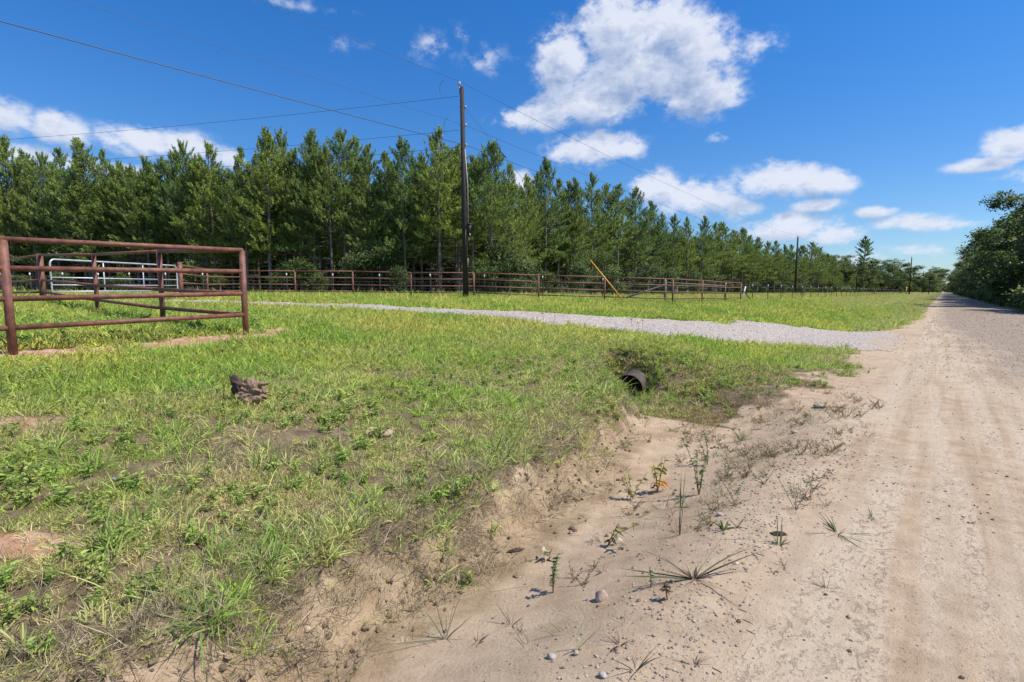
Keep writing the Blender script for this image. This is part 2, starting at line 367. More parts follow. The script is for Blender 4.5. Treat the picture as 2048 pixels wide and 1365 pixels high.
def ground_material():
    m, t, b = newmat('ground')
    g = t.nodes.new('ShaderNodeNewGeometry'); P = g.outputs['Position']
    rot = t.nodes.new('ShaderNodeVectorRotate'); rot.rotation_type = 'Z_AXIS'; rot.inputs['Angle'].default_value = VPA; t.links.new(P, rot.inputs['Vector'])
    A = t.nodes.new('ShaderNodeAttribute'); A.attribute_name = 'zone_a'; sa = t.nodes.new('ShaderNodeSeparateColor'); t.links.new(A.outputs['Color'], sa.inputs[0])
    B = t.nodes.new('ShaderNodeAttribute'); B.attribute_name = 'zone_b'; sb = t.nodes.new('ShaderNodeSeparateColor'); t.links.new(B.outputs['Color'], sb.inputs[0])
    dirt, white, red = sa.outputs; rg, wet, forest = sb.outputs
    dist = t.nodes.new('ShaderNodeVectorMath'); dist.operation = 'LENGTH'; t.links.new(P, dist.inputs[0])
    big = noise(t, P, .7, 5, .6); mid = noise(t, P, 5, 6, .65); fin_ = noise(t, P, 45, 5, .7); vfin = noise(t, P, 220, 3, .7)
    # sandy dirt
    sand = mixc(t, ramp(t, mid, .3, .72), (.345, .240, .150), (.50, .365, .238))
    sand = mixc(t, ramp(t, big, .35, .7), sand, mixc(t, .5, sand, (.54, .415, .285)))
    sand = mixc(t, mth(t, 'MULTIPLY', ramp(t, fin_, .52, .75), .35), sand, (.27, .175, .115))
    # crust flecks stretched along the road
    st = vmt(t, 'MULTIPLY', rot.outputs[0], (1.0, .62, 1)); crk = noise(t, st, 26, 7, .75, .8); trk = noise(t, vmt(t, 'MULTIPLY', rot.outputs[0], (3.0, .12, 1)), 1.5, 5, .6)
    uu = t.nodes.new('ShaderNodeSeparateXYZ'); t.links.new(rot.outputs[0], uu.inputs[0])
    onroad = ramp(t, uu.outputs[0], -1.3, -.2)       # rotated x = -u
    flek = mth(t, 'MULTIPLY', mth(t, 'MULTIPLY', ramp(t, crk, .53, .62), ramp(t, trk, .46, .60)), mth(t, 'MULTIPLY', onroad, .5))
    flek2 = mth(t, 'MULTIPLY', ramp(t, noise(t, vmt(t, 'MULTIPLY', rot.outputs[0], (1.0, .8, 1)), 60, 5, .75), .60, .68), .5)
    sand = mixc(t, mth(t, 'MAXIMUM', flek, flek2), sand, (.20, .135, .095))
    dry = mth(t, 'MULTIPLY', onroad, ramp(t, noise(t, vmt(t, 'MULTIPLY', rot.outputs[0], (2.2, .18, 1)), 1.2, 4, .6), .45, .62))
    sand = mixc(t, mth(t, 'MULTIPLY', dry, .5), sand, (.50, .395, .285))
    sand = mixc(t, mth(t, 'MULTIPLY', mth(t, 'MULTIPLY', onroad, ramp(t, trk, .46, .56)), .4), sand, (.60, .49, .36))
    sand = mixc(t, mth(t, 'MULTIPLY', mth(t, 'MULTIPLY', onroad, ramp(t, trk, .46, .38)), .3), sand, (.28, .20, .13))
    # a lug-tyre print pressed into the soft shoulder
    bars = mth(t, 'SINE', mth(t, 'ADD', mth(t, 'MULTIPLY', uu.outputs[1], 52.0), mth(t, 'MULTIPLY', mth(t, 'ABSOLUTE', mth(t, 'ADD', uu.outputs[0], .32)), 30.0)))
    bm_ = mth(t, 'MULTIPLY', mth(t, 'LESS_THAN', mth(t, 'ABSOLUTE', mth(t, 'ADD', uu.outputs[0], .32)), .15), mth(t, 'MULTIPLY', ramp(t, uu.outputs[1], 7.5, 10.5), ramp(t, uu.outputs[1], 19, 15)))
    tread = mth(t, 'MULTIPLY', mth(t, 'MULTIPLY', bm_, ramp(t, mid, .35, .6)), ramp(t, bars, -.2, .5))
    sand = mixc(t, mth(t, 'MULTIPLY', tread, .45), sand, (.27, .185, .12))
    # pebbly gravel
    def vor(sc, feat='F1', out='Distance', rnd=1.0):
        v = t.nodes.new('ShaderNodeTexVoronoi'); v.feature = feat; v.inputs['Scale'].default_value = sc; v.inputs['Randomness'].default_value = rnd
        t.links.new(P, v.inputs['Vector']); return v.outputs[out]
    pc = vor(32, out='Color'); pd = vor(32); hsv = t.nodes.new('ShaderNodeSeparateColor'); t.links.new(pc, hsv.inputs[0])
    grav = mixc(t, hsv.outputs[0], (.29, .22, .15), (.58, .465, .35)); grav = mixc(t, ramp(t, pd, .35, .62), grav, (.17, .125, .095))
    wgr = mixc(t, hsv.outputs[1], (.40, .325, .255), (.74, .635, .535)); wgr = mixc(t, ramp(t, pd, .38, .66), wgr, (.24, .21, .20)); wgr = mixc(t, mth(t, 'MULTIPLY', ramp(t, mid, .5, .68), .6), wgr, (.44, .37, .31))
    # soil under the grass
    soil = mixc(t, ramp(t, mid, .3, .7), (.085, .060, .034), (.235, .170, .10))
    soil = mixc(t, ramp(t, fin_, .55, .75), soil, (.36, .29, .20))
    soil = mixc(t, mth(t, 'MULTIPLY', ramp(t, vfin, .62, .7), .5), soil, (.45, .38, .30))
    green = mixc(t, ramp(t, noise(t, P, .25, 4, .6), .35, .65), (.17, .21, .05), (.25, .25, .07))
    green = mixc(t, ramp(t, mid, .4, .7), green, (.12, .10, .05))
    soil = mixc(t, ramp(t, dist.outputs['Value'], 9, 28, 0, .9), soil, green)
    redc = mixc(t, ramp(t, mid, .35, .7), (.37, .185, .105), (.52, .35, .23)); redc = mixc(t, ramp(t, fin_, .6, .72), redc, (.60, .50, .42))
    forc = mixc(t, ramp(t, mid, .3, .7), (.045, .035, .022), (.13, .085, .05))
    col = mixc(t, forest, soil, forc)
    jit = mth(t, 'MULTIPLY', mth(t, 'SUBTRACT', fin_, .5), .8)
    def msk(x): return ramp(t, mth(t, 'ADD', x, jit), .35, .65)
    col = mixc(t, msk(red), col, redc); col = mixc(t, msk(dirt), col, sand); col = mixc(t, mth(t, 'MULTIPLY', ramp(t, mth(t, 'ADD', wet, mth(t, 'MULTIPLY', jit, .8)), .3, .9), .85), col, mixc(t, ramp(t, mid, .3, .7), (.25, .17, .095), (.42, .305, .185)))
    peb = ramp(t, hsv.outputs[2], .45, .6)
    col = mixc(t, mth(t, 'MULTIPLY', ramp(t, mth(t, 'ADD', rg, mth(t, 'MULTIPLY', jit, 1.2)), .05, .95), mth(t, 'MULTIPLY', ramp(t, dist.outputs['Value'], 5, 14), .8)), col, grav); col = mixc(t, msk(white), col, wgr)
    t.links.new(col, b.inputs['Base Color']); b.inputs['Roughness'].default_value = .93; b.inputs['Specular IOR Level'].default_value = .2
    hgt = mth(t, 'ADD', mth(t, 'MULTIPLY', fin_, .9), mth(t, 'MULTIPLY', vfin, .35))
    hgt = mth(t, 'ADD', hgt, mth(t, 'MULTIPLY', mth(t, 'SUBTRACT', 1, pd), mth(t, 'MULTIPLY', mth(t, 'MULTIPLY', mth(t, 'MAXIMUM', white, rg), ramp(t, dist.outputs['Value'], 5, 14)), 1.6)))
    hgt = mth(t, 'SUBTRACT', hgt, mth(t, 'MULTIPLY', mth(t, 'MAXIMUM', flek, flek2), 1.0))
    bp = t.nodes.new('ShaderNodeBump'); bp.inputs['Strength'].default_value = .8; bp.inputs['Distance'].default_value = .014; t.links.new(hgt, bp.inputs['Height'])
    t.links.new(bp.outputs[0], b.inputs['Normal'])
    return m
MG = ground_material()

# ------------------------------------------------------------------ ground, road, driveway
def grow(a, b, st, k, mx):
    o = [a]; 
    while o[-1] < b: o.append(o[-1] + min(mx, st)); st *= k
    return o
def gridmesh(name, X, Y, off=0.0, keep=None):
    Z = height(X, Y) + off
    ni, nj = X.shape
    V = np.stack([X, Y, Z], -1).reshape(-1, 3)
    idx = np.arange(ni * nj).reshape(ni, nj)
    Q = np.stack([idx[:-1, :-1], idx[1:, :-1], idx[1:, 1:], idx[:-1, 1:]], -1).reshape(-1, 4)
    if keep is not None:
        kk = keep.reshape(-1)[Q].all(1); Q = Q[kk]
        used = np.unique(Q); rm = np.full(ni * nj, -1); rm[used] = np.arange(len(used)); V = V[used]; Q = rm[Q]
    d, w, r, rg, wet, fo = zones(V[:, 0], V[:, 1]); o = np.ones_like(d)
    Q = Q[:, ::-1] if True else Q
    me = mesh(name, V, [Q], {'zone_a': ('FLOAT_COLOR', np.stack([d, w, r, o], -1)), 'zone_b': ('FLOAT_COLOR', np.stack([rg, wet, fo, o], -1))}, True)
    return me
uu = sorted(set([-v for v in grow(0, 400, .03, 1.035, 20)] + list(np.arange(0, 4.2, .03)) + grow(4.2, 420, .035, 1.02, 16)))
ss = sorted(set([-v for v in grow(0, 150, .08, 1.12, 20)] + list(np.arange(0, 5, .03)) + grow(5, 1500, .035, 1.014, 30)))
Ug, Sg = np.meshgrid(uu, ss, indexing='ij'); Xg, Yg = xy(Ug, Sg)
me = gridmesh('ground', Xg, Yg)
def flipcheck(me):
    if me.polygons[0].normal.z < 0: me.flip_normals()
flipcheck(me); tag(link('ground', me, MG), kind='structure')
# the road: a sheet 4 mm above the ground, ragged left edge
ru = np.array(sorted(set(list(np.arange(-5.0, .5, .05)) + list(np.arange(.5, 1.4, .04)))))
rs = np.array(grow(-12, 1200, .08, 1.012, 25)); rs = np.array(sorted(list(-np.array(grow(0, 60, .1, 1.15, 6))[1:]) + grow(0, 1300, .04, 1.014, 20)))
U_, S_ = np.meshgrid(ru, rs, indexing='ij'); X_, Y_ = xy(U_, S_)
me = gridmesh('road', X_, Y_, .004, (U_ < .75 + .5 * fbm(S_ * .9, S_ * 0, 52) + .15 * fbm(S_ * 5, U_, 53)) & (U_ > -4.85 + .3 * fbm(S_ * .5, S_ * 0, 54)))
flipcheck(me); tag(link('road', me, MG), kind='structure')
# the gravel driveway
gx, gy = np.meshgrid(np.arange(-26, 17, .07), np.arange(8, 31, .07), indexing='ij')
qd = drive(gx, gy) + 1.3 * fbm(gx * 1.7, gy * 1.7, 41, 4) + .8 * fbm(gx * 6, gy * 6, 43, 3); gu, gs = us(gx, gy)
me = gridmesh('driveway', gx, gy, .007, (qd < .1) & (gu > 1.0 + .5 * fbm(gs, gs * 0, 55)))
flipcheck(me); tag(link('driveway', me, MG), kind='structure')

# ------------------------------------------------------------------ grass and gravel by geometry nodes (stuff)
def scatter(name, protos, pos, rot, scl, idx, icol, mat_list=None, label=None, cat=None):
    col = bpy.data.collections.new(name + '_source')
    for k, me in enumerate(protos):
        o = bpy.data.objects.new('%s_source_%02d' % (name, k), me); col.objects.link(o)
    n = len(pos)
    me = bpy.data.meshes.new(name); me.vertices.add(n); me.vertices.foreach_set('co', np.asarray(pos, float).ravel())
    for k, ty, a, key in (('rot', 'FLOAT_VECTOR', rot, 'vector'), ('scl', 'FLOAT', scl, 'value'), ('idx', 'INT', idx, 'value'), ('icol', 'FLOAT_COLOR', np.concatenate([icol, np.ones((n, 1))], 1), 'color')):
        t = me.attributes.new(k, ty, 'POINT'); t.data.foreach_set(key, np.asarray(a).ravel())
    o = bpy.data.objects.new(name, me); C.objects.link(o)
    g = bpy.data.node_groups.new(name, 'GeometryNodeTree')
    g.interface.new_socket('Geometry', in_out='INPUT', socket_type='NodeSocketGeometry'); g.interface.new_socket('Geometry', in_out='OUTPUT', socket_type='NodeSocketGeometry')
    gi = g.nodes.new('NodeGroupInput'); go = g.nodes.new('NodeGroupOutput'); ip = g.nodes.new('GeometryNodeInstanceOnPoints'); ci = g.nodes.new('GeometryNodeCollectionInfo')
    ci.inputs['Collection'].default_value = col; ci.inputs['Separate Children'].default_value = True; ci.inputs['Reset Children'].default_value = True
    def na(nm, ty):
        q = g.nodes.new('GeometryNodeInputNamedAttribute'); q.data_type = ty; q.inputs['Name'].default_value = nm; return q.outputs['Attribute']
    g.links.new(gi.outputs[0], ip.inputs['Points']); g.links.new(ci.outputs[0], ip.inputs['Instance']); ip.inputs['Pick Instance'].default_value = True
    g.links.new(na('idx', 'INT'), ip.inputs['Instance Index']); g.links.new(na('rot', 'FLOAT_VECTOR'), ip.inputs['Rotation']); g.links.new(na('scl', 'FLOAT'), ip.inputs['Scale'])
    g.links.new(ip.outputs[0], go.inputs[0])
    md = o.modifiers.new('scatter', 'NODES'); md.node_group = g
    return tag(o, label, cat, None, 'stuff')
def sample(rho, r0, r1, step=1.25, amax=57):
    """points in rings round the viewer's place; rho(r) per square metre"""
    out = []; r = r0; A = math.radians(amax)
    while r < r1:
        re = min(r1, r * step + .2); area = A * (re * re - r * r); n = int(area * rho((r + re) / 2))
        rr = np.sqrt(RNG.uniform(r * r, re * re, n)); a = RNG.uniform(-A, A, n)
        out.append(np.stack([rr * np.sin(a), rr * np.cos(a)], 1)); r = re
    return np.concatenate(out)
def tuft(n, rad, l0, l1, w, spread, bend, seg=3, jit=.25):
    b = MB(); a = RNG.uniform(0, 2 * math.pi, n); rr = rad * np.sqrt(RNG.random(n))
    P = np.stack([rr * np.cos(a), rr * np.sin(a), np.full(n, -.01)], 1)
    a2 = a + RNG.normal(0, .6, n); th = np.abs(RNG.normal(spread, jit, n))
    Dr = np.stack([np.sin(th) * np.cos(a2), np.sin(th) * np.sin(a2), np.cos(th)], 1)
    b.blades(P, Dr, RNG.uniform(l0, l1, n), w * RNG.uniform(.7, 1.3, n), bend * RNG.uniform(.4, 1.5, n), None, seg)
    return b
MGI = leafmat('grass', None, inst=True, trans=.42, lo=.55, hi=1.6, soft=1.6); MDRY = leafmat('dry_grass', None, inst=True, trans=.2, rough=.8)
def withmat(me, m): me.materials.append(m); return me
SHORT = [withmat(tuft(18, .06, .05, .15, .0068, .6, .35).mesh('tuft'), MGI) for _ in range(8)]
MEDIUM = [withmat(tuft(20, .05, .11, .27, .0078, .55, .45).mesh('tuft'), MGI) for _ in range(6)]
LONG = [withmat(tuft(24, .06, .22, .48, .011, .55, .6, 4).mesh('tuft'), MGI) for _ in range(6)]
WISP = [withmat(tuft(7, .05, .25, .5, .003, .3, .3, 4).mesh('tuft'), MGI) for _ in range(4)]
STRAW = [withmat(tuft(22, .09, .05, .16, .0032, 1.15, .12, 3, .35).mesh('tuft'), MDRY) for _ in range(6)]
def weedmesh(nst, hgt, leaf, nl, spread=.4):
    b = MB()
    for _ in range(nst):
        a = random.uniform(0, 6.28); th = abs(random.gauss(spread, .2)); d = Vector((math.sin(th) * math.cos(a), math.sin(th) * math.sin(a), math.cos(th))); h = hgt * random.uniform(.6, 1.1)
        b.tube([(0, 0, -.01), tuple(d * h * .5), tuple(d * h)], [.0018, .0015, .001], 3, False)
        t = RNG.uniform(.15, 1, nl); P = np.array(d)[None] * (h * t)[:, None]; q = RNG.normal(size=(nl, 3)); q[:, 2] = np.abs(q[:, 2]) * .5 + .1; q /= np.linalg.norm(q, axis=1, keepdims=True)
        b.blades(P, q, leaf * RNG.uniform(.6, 1.2, nl), leaf * .32, .35, None, 2)
    return b
WEEDS = [withmat(weedmesh(5, .14, .045, 12).mesh('weed'), MGI) for _ in range(6)]

def colmix(a, b, t): return np.asarray(a)[None] * (1 - t[:, None]) + np.asarray(b)[None] * t[:, None]
def prep(P, dens_fn):
    x, y = P[:, 0], P[:, 1]; keep = RNG.random(len(P)) < dens_fn(x, y); return P[keep]
def place(P, tilt=.15):
    n = len(P); z = height(P[:, 0], P[:, 1]); return np.stack([P[:, 0], P[:, 1], z], 1), np.stack([RNG.normal(0, tilt, n), RNG.normal(0, tilt, n), RNG.uniform(0, 6.28, n)], 1)
def bare(x, y):
    d, w, r, rg, wet, fo = zones(x, y); return np.clip(np.maximum.reduce([d, w, r * .93]), 0, 1), fo
def dryz(x, y):
    u, s = us(x, y); return np.clip(1.15 * np.exp(-((u - 1.9 + .8 * fbm(x * .8, y * .8, 68)) / 1.35) ** 2) * sm(s, 6.6, 7.4) * (1 - sm(s, 10.2, 12.2)), 0, 1)
def lushness(x, y):          # 0 thin, dry foreground slope .. 1 thick green
    u, s = us(x, y); r = np.hypot(x, y)
    L_ = sm(u + 2.2 * fbm(x * .45, y * .45, 61), 4.2, 9.2); L_ = np.maximum(L_, sm(s, 8, 12) * sm(u, 2.2, 3.4)); return L_
def thin(x, y):               # clumped cover
    return np.clip(.41 + 2.5 * fbm(x * 1.1, y * 1.1, 63) + 1.5 * fbm(x * 4.5, y * 4.5, 64, 3), 0, 1)
def grasscol(x, y, n):
    lu = lushness(x, y); u, s = us(x, y); r = np.hypot(x, y)
    a = colmix((.580, .540, .130), (.300, .430, .065), np.clip(.5 + 2.4 * fbm(x * .6, y * .6, 65) + RNG.normal(0, .22, n), 0, 1))
    b = colmix((.560, .480, .230), (.370, .450, .090), np.clip(.5 + 2.6 * fbm(x * .9, y * .9, 66) + RNG.normal(0, .33, n), 0, 1))
    c = b * (1 - lu[:, None]) + a * lu[:, None]
    dz = dryz(x, y)[:, None] * np.clip(RNG.normal(.85, .3, (n, 1)), 0, 1); c = c * (1 - dz) + np.array([.36, .245, .125]) * dz
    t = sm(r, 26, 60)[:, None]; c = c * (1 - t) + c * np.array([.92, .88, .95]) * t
    return c
# short lawn grass
P = sample(lambda r: 1150 if r < 4.5 else 1150 * (4.5 / r) ** 1.65, 1.6, 45)
def dl(x, y):
    b, fo = bare(x, y); lu = lushness(x, y); th = thin(x, y); return (1 - .55 * dryz(x, y)) * (1 - b) ** 2 * (1 - fo * .8) * (lu * (.55 + .45 * th) + (1 - lu) * (.10 + .80 * th)) 
P = prep(P, dl); pos, rot = place(P); n = len(P); r = np.hypot(P[:, 0], P[:, 1])
scl = RNG.uniform(.6, 1.25, n) * np.clip((r / 6) ** .5, .85, 2.4) * (.8 + .5 * lushness(P[:, 0], P[:, 1]))
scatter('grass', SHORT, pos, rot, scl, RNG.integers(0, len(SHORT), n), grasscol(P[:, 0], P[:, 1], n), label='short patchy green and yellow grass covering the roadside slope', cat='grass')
print('short', n)
# medium and long tufts
P = sample(lambda r: 150 if r < 5 else 150 * (5 / r) ** 1.5, 1.6, 60)
def dm(x, y):
    b, fo = bare(x, y); u, s = us(x, y); k = sm(fbm(x * .8, y * .8, 71) + .25 * fbm(x * 3, y * 3, 72), -.12, .22)
    return (1 - .7 * dryz(x, y)) * (1 - b) ** 2 * (1 - .5 * fo) * np.clip(k * .8 + .12 + .55 * (s < 9) * np.exp(-((u - ubank(s) - .5) / .42) ** 2) * sm(fbm(x * 2.5, y * 2.5, 74), -.2, .1) + .5 * sm(u, 9.6, 10.2) * (1 - sm(s, 5.5, 7)) * (u < 24), 0, 1)
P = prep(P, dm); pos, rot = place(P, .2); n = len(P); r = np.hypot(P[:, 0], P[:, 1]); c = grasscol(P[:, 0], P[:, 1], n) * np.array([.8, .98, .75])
scl = RNG.uniform(.6, 1.3, n) * np.clip((r / 8) ** .35, .8, 1.9)
scatter('tufted_grass', MEDIUM, pos, rot, scl, RNG.integers(0, len(MEDIUM), n), c, label='knee-low tufts of green grass standing out of the shorter turf', cat='grass')
P = sample(lambda r: 4.2 if r < 8 else 4.2 * (8 / r) ** 1.0, 1.9, 60)
def dlg(x, y):
    b, fo = bare(x, y); u, s = us(x, y); k = sm(fbm(x * .5, y * .5, 73), -.05, .2); k = np.maximum(k, .9 * np.exp(-((u - 4.0) / 1.3) ** 2 - ((s - 10.4) / 1.6) ** 2))
    mow = 1 - sm(drive(x, y), 0, .5) * (1 - sm(drive(x, y), 1.6, 2.4)); return (1 - b) ** 3 * k * mow
P = prep(P, dlg); e = []
for px, py, m_ in ((85, 820, 7), (480, 1120, 5), (560, 940, 4), (200, 1110, 5), (60, 930, 6), (985, 905, 5), (1180, 830, 5), (1400, 760, 18), (1340, 740, 10), (1300, 760, 8), (1320, 775, 8), (1255, 735, 6), (1225, 760, 6), (1290, 730, 6), (1270, 812, 4), (1235, 800, 4), (1450, 740, 8), (700, 655, 8), (760, 665, 6), (640, 640, 6), (1320, 790, 6), (430, 1260, 3), (1010, 870, 4), (350, 1060, 4)):
    c0 = at(px, py); d0 = math.hypot(*c0)
    for _ in range(m_): e.append((c0[0] + random.gauss(0, .035 * d0), c0[1] + random.gauss(0, .045 * d0)))
P = np.concatenate([P, np.array(e)]); P = P[(us(P[:, 0], P[:, 1])[0] > ubank(us(P[:, 0], P[:, 1])[1])) | (P[:, 1] > 8)]
pos, rot = place(P, .2); n = len(P); c = colmix((.30, .38, .09), (.16, .27, .055), RNG.random(n))
scatter('tall_grass', LONG, pos, rot, RNG.uniform(.45, .95, n), RNG.integers(0, len(LONG), n), c, label='long arching green grass blades in scattered clumps', cat='grass')
P = sample(lambda r: 14 if r < 6 else 14 * (6 / r) ** 1.0, 1.9, 45); P = prep(P, lambda x, y: (1 - bare(x, y)[0]) ** 3 * sm(fbm(x * .7, y * .7, 75), -.15, .2)); pos, rot = place(P, .25); n = len(P)
c = colmix((.30, .27, .15), (.15, .14, .075), RNG.random(n))
scatter('grass_stalks', WISP, pos, rot, RNG.uniform(.4, 1.0, n), RNG.integers(0, len(WISP), n), c, label='thin tan grass stalks sticking up above the turf', cat='grass')
# straw and dead grass
P = sample(lambda r: 300 if r < 5 else 300 * (5 / r) ** 1.6, 1.6, 22)
def ds(x, y):
    b, fo = bare(x, y); u, s = us(x, y); ub = ubank(s); bank = np.exp(-((u - ub - .25) / .38) ** 2) * (1 - sm(s, 8, 10)); lu = lushness(x, y)
    return np.clip((1 - b) * (.085 * (1 - lu) + .03 + .14 * dryz(x, y)) + bank * (1.05 + 1.2 * fbm(x * 2.2, y * 2.2, 76)) * (u > ub - .22), 0, 1)
P = prep(P, ds); e = []
for px, py, m_ in ((930, 1075, 26), (965, 1120, 20), (880, 1150, 22), (800, 1190, 14), (1170, 1000, 12), (1110, 1010, 10), (600, 1240, 18), (560, 1280, 16), (720, 1180, 10), (1250, 830, 8)):
    c0 = at(px, py); d0 = math.hypot(*c0)
    for _ in range(m_): e.append((c0[0] + random.gauss(0, .03 * d0), c0[1] + random.gauss(0, .03 * d0)))
P = np.concatenate([P, np.array(e)]); pos, rot = place(P, .5); n = len(P); c = colmix((.46, .38, .25), (.13, .095, .06), RNG.random(n) ** .8)
scatter('dry_grass', STRAW, pos, rot, RNG.uniform(.5, 1.25, n), RNG.integers(0, len(STRAW), n), c, label='dead straw-coloured grass matted on the ditch bank', cat='dry grass')
# leafy ground weeds, thick behind the near pipe fence
P = sample(lambda r: 70 if r < 6 else 70 * (6 / r) ** 1.2, 1.6, 26)
def dw(x, y):
    b, fo = bare(x, y); u, s = us(x, y); lot = sm(u, 9.5, 10.2) * (1 - sm(s, 5.5, 7)) * (1 - sm(u, 17, 22)); emb = np.exp(-((u - 3.8) / 1.6) ** 2 - ((s - 10) / 2) ** 2)
    return (1 - b) ** 2 * np.clip(sm(fbm(x * .9, y * .9, 77), -.12, .18) * .8 + lot * .5 + emb * .6, 0, 1)
P = prep(P, dw); pos, rot = place(P, .15); n = len(P); u, s = us(P[:, 0], P[:, 1]); lot = (sm(u, 9.5, 10.2) * (1 - sm(s, 5.5, 7)))
c = colmix((.36, .40, .12), (.24, .37, .07), np.clip(RNG.random(n) * .8 + lot * .6, 0, 1))
scatter('ground_weeds', WEEDS, pos, rot, RNG.uniform(.5, 1.1, n) * (1 + .5 * lot), RNG.integers(0, len(WEEDS), n), c, label='low leafy green weeds growing among the grass', cat='weeds')
# meadow beyond the driveway and the roadside field, out to the far trees
P = sample(lambda r: 5.0 if r < 50 else 5.0 * (50 / r) ** 1.7, 20, 300, 1.12)
def dmw(x, y):
    b, fo = bare(x, y); q = drive(x, y); return (1 - b) ** 2 * (1 - fo) * (1 - (1 - sm(q, .8, 2.2)) * .85) * np.clip(.75 + 1.2 * fbm(x * .15, y * .15, 81), 0.1, 1)
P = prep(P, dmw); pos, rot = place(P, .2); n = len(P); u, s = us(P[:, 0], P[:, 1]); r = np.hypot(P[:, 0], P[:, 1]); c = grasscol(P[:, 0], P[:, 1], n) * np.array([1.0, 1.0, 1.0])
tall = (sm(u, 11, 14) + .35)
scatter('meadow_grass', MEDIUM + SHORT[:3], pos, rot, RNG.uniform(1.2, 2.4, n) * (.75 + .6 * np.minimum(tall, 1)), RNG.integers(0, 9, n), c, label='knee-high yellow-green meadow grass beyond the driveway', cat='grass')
# stones and crumbs
def stone(seed, flat=.6, sub=2):
    import bmesh
    bm = bmesh.new(); bmesh.ops.create_icosphere(bm, subdivisions=sub, radius=.5); rg_ = random.Random(seed); k = [Vector([rg_.gauss(0, 1) for _ in range(3)]).normalized() for _ in range(7)]; h = [rg_.uniform(.28, .45) for _ in k]
    sc_ = (1, rg_.uniform(.65, .95), flat * rg_.uniform(.8, 1.2))
    for v in bm.verts:
        for q, hh in zip(k, h):
            dd = v.co.dot(q)
            if dd > hh: v.co -= q * (dd - hh) * .85
        v.co = Vector((v.co.x * sc_[0], v.co.y * sc_[1], v.co.z * sc_[2]))
    me = bpy.data.meshes.new('stone'); bm.to_mesh(me); bm.free(); return me
def stonemat(name, inst, c1=(.4, .35, .3), c2=(.6, .5, .4)):
    m, t, b = newmat(name); tc_ = t.nodes.new('ShaderNodeTexCoord'); nz = noise(t, tc_.outputs['Object'], 5, 5, .65)
    if inst:
        a = t.nodes.new('ShaderNodeAttribute'); a.attribute_type = 'INSTANCER'; a.attribute_name = 'icol'; c = mixc(t, ramp(t, nz, .35, .7), a.outputs['Color'], mixc(t, .45, a.outputs['Color'], (.2, .15, .11)))
    else: c = mixc(t, ramp(t, nz, .35, .65), c1, c2)
    t.links.new(c, b.inputs['Base Color']); b.inputs['Roughness'].default_value = .85; b.inputs['Specular IOR Level'].default_value = .25
    bp = t.nodes.new('ShaderNodeBump'); bp.inputs['Strength'].default_value = .4; bp.inputs['Distance'].default_value = .05; t.links.new(nz, bp.inputs['Height']); t.links.new(bp.outputs[0], b.inputs['Normal'])
    return m
MST = stonemat('gravel', True); STN = [withmat(stone(k, .6, 1), MST) for k in range(8)]
def stones(name, P, size, cols, label):
    pos, rot = place(P, .5); n = len(P); sz = size(n, P); pos[:, 2] += sz * .1
    scatter(name, STN, pos, rot, sz, RNG.integers(0, 8, n), cols(n), label=label, cat='gravel')
P = sample(lambda r: 2600 if r < 4.5 else 2600 * (4.5 / r) ** 2, 1.7, 14)
def dst(x, y):
    u, s = us(x, y); d, w, r, rg, wet, fo = zones(x, y)
    return np.clip((rg * .75 * (1 - sm(s, 6, 9)) + .035) * d + r * .22 * (u < 8) + .02 * (s > 7) * (u < 2.6) * (u > 1), 0, 1) * (.35 + 1.2 * np.clip(vn(x * 3, y * 3, 88), 0, 1))
P = prep(P, dst)
stones('loose_gravel', P, lambda n, P: (.004 + .022 * RNG.random(n) ** 4) * np.clip((np.hypot(P[:, 0], P[:, 1]) / 4), 1, 1.5), lambda n: colmix((.28, .24, .20), (.56, .46, .36), RNG.random(n)), 'loose small pebbles windrowed along the dirt shoulder')
P = sample(lambda r: 60 if r < 14 else 60 * (14 / r) ** 1.5, 11, 36); P = prep(P, lambda x, y: np.maximum(zones(x, y)[1], .16 * (1 - sm(drive(x, y), .1, 1.0))))
stones('driveway_gravel', P, lambda n, P: .02 + .045 * RNG.random(n) ** 2, lambda n: colmix((.42, .34, .27), (.82, .71, .60), RNG.random(n)), 'crushed pale stone spread over the curving driveway')
P = sample(lambda r: 110 if r < 10 else 110 * (10 / r) ** 1.15, 3, 60); P = prep(P, lambda x, y: np.clip((us(x, y)[0] < .6) * (us(x, y)[0] > -4.8) * (.15 + .85 * sm(us(x, y)[1], 7, 16)), 0, 1))
stones('road_gravel', P, lambda n, P: (.008 + .035 * RNG.random(n) ** 2) * np.clip((np.hypot(P[:, 0], P[:, 1]) / 14) ** .5, .6, 1.6), lambda n: colmix((.18, .125, .085), (.54, .44, .34), RNG.random(n)), 'scattered grey and brown stones on the dirt road')

P = sample(lambda r: 900 if r < 4 else 900 * (4 / r) ** 1.5, 1.6, 16)
def dcl(x, y):
    u, s = us(x, y); ub = ubank(s); bank = np.exp(-((u - ub - .05) / .28) ** 2) * (1 - sm(s, 8, 9.5)); rr_ = 0
    for uc, w_, k_, am in ((-.22, .12, 31, .8), (-.62, .09, 32, .45), (.22, .08, 33, .5), (-1.45, .15, 34, .4)): rr_ = np.maximum(rr_, am * np.exp(-((u - uc + .25 * fbm(s * .4, s * 0, k_)) / w_) ** 2))
    return np.clip(bank * .8 * sm(fbm(x * 2, y * 2, 96), -.2, .12) + rr_ * .8 * sm(fbm(x * 1.5, s * .6, 97), -.1, .2) + .03 * (u < ub), 0, 1)
P = prep(P, dcl); uu_ = us(P[:, 0], P[:, 1])[0]
stones('dirt_clods', P, lambda n, P: .005 + (.028 + .035 * (uu_ > 1.8)) * RNG.random(n) ** 3, lambda n: colmix((.11, .070, .045), (.36, .255, .165), RNG.random(n)), 'dark crumbs of dried mud on the ditch bank and in the wheel ruts')
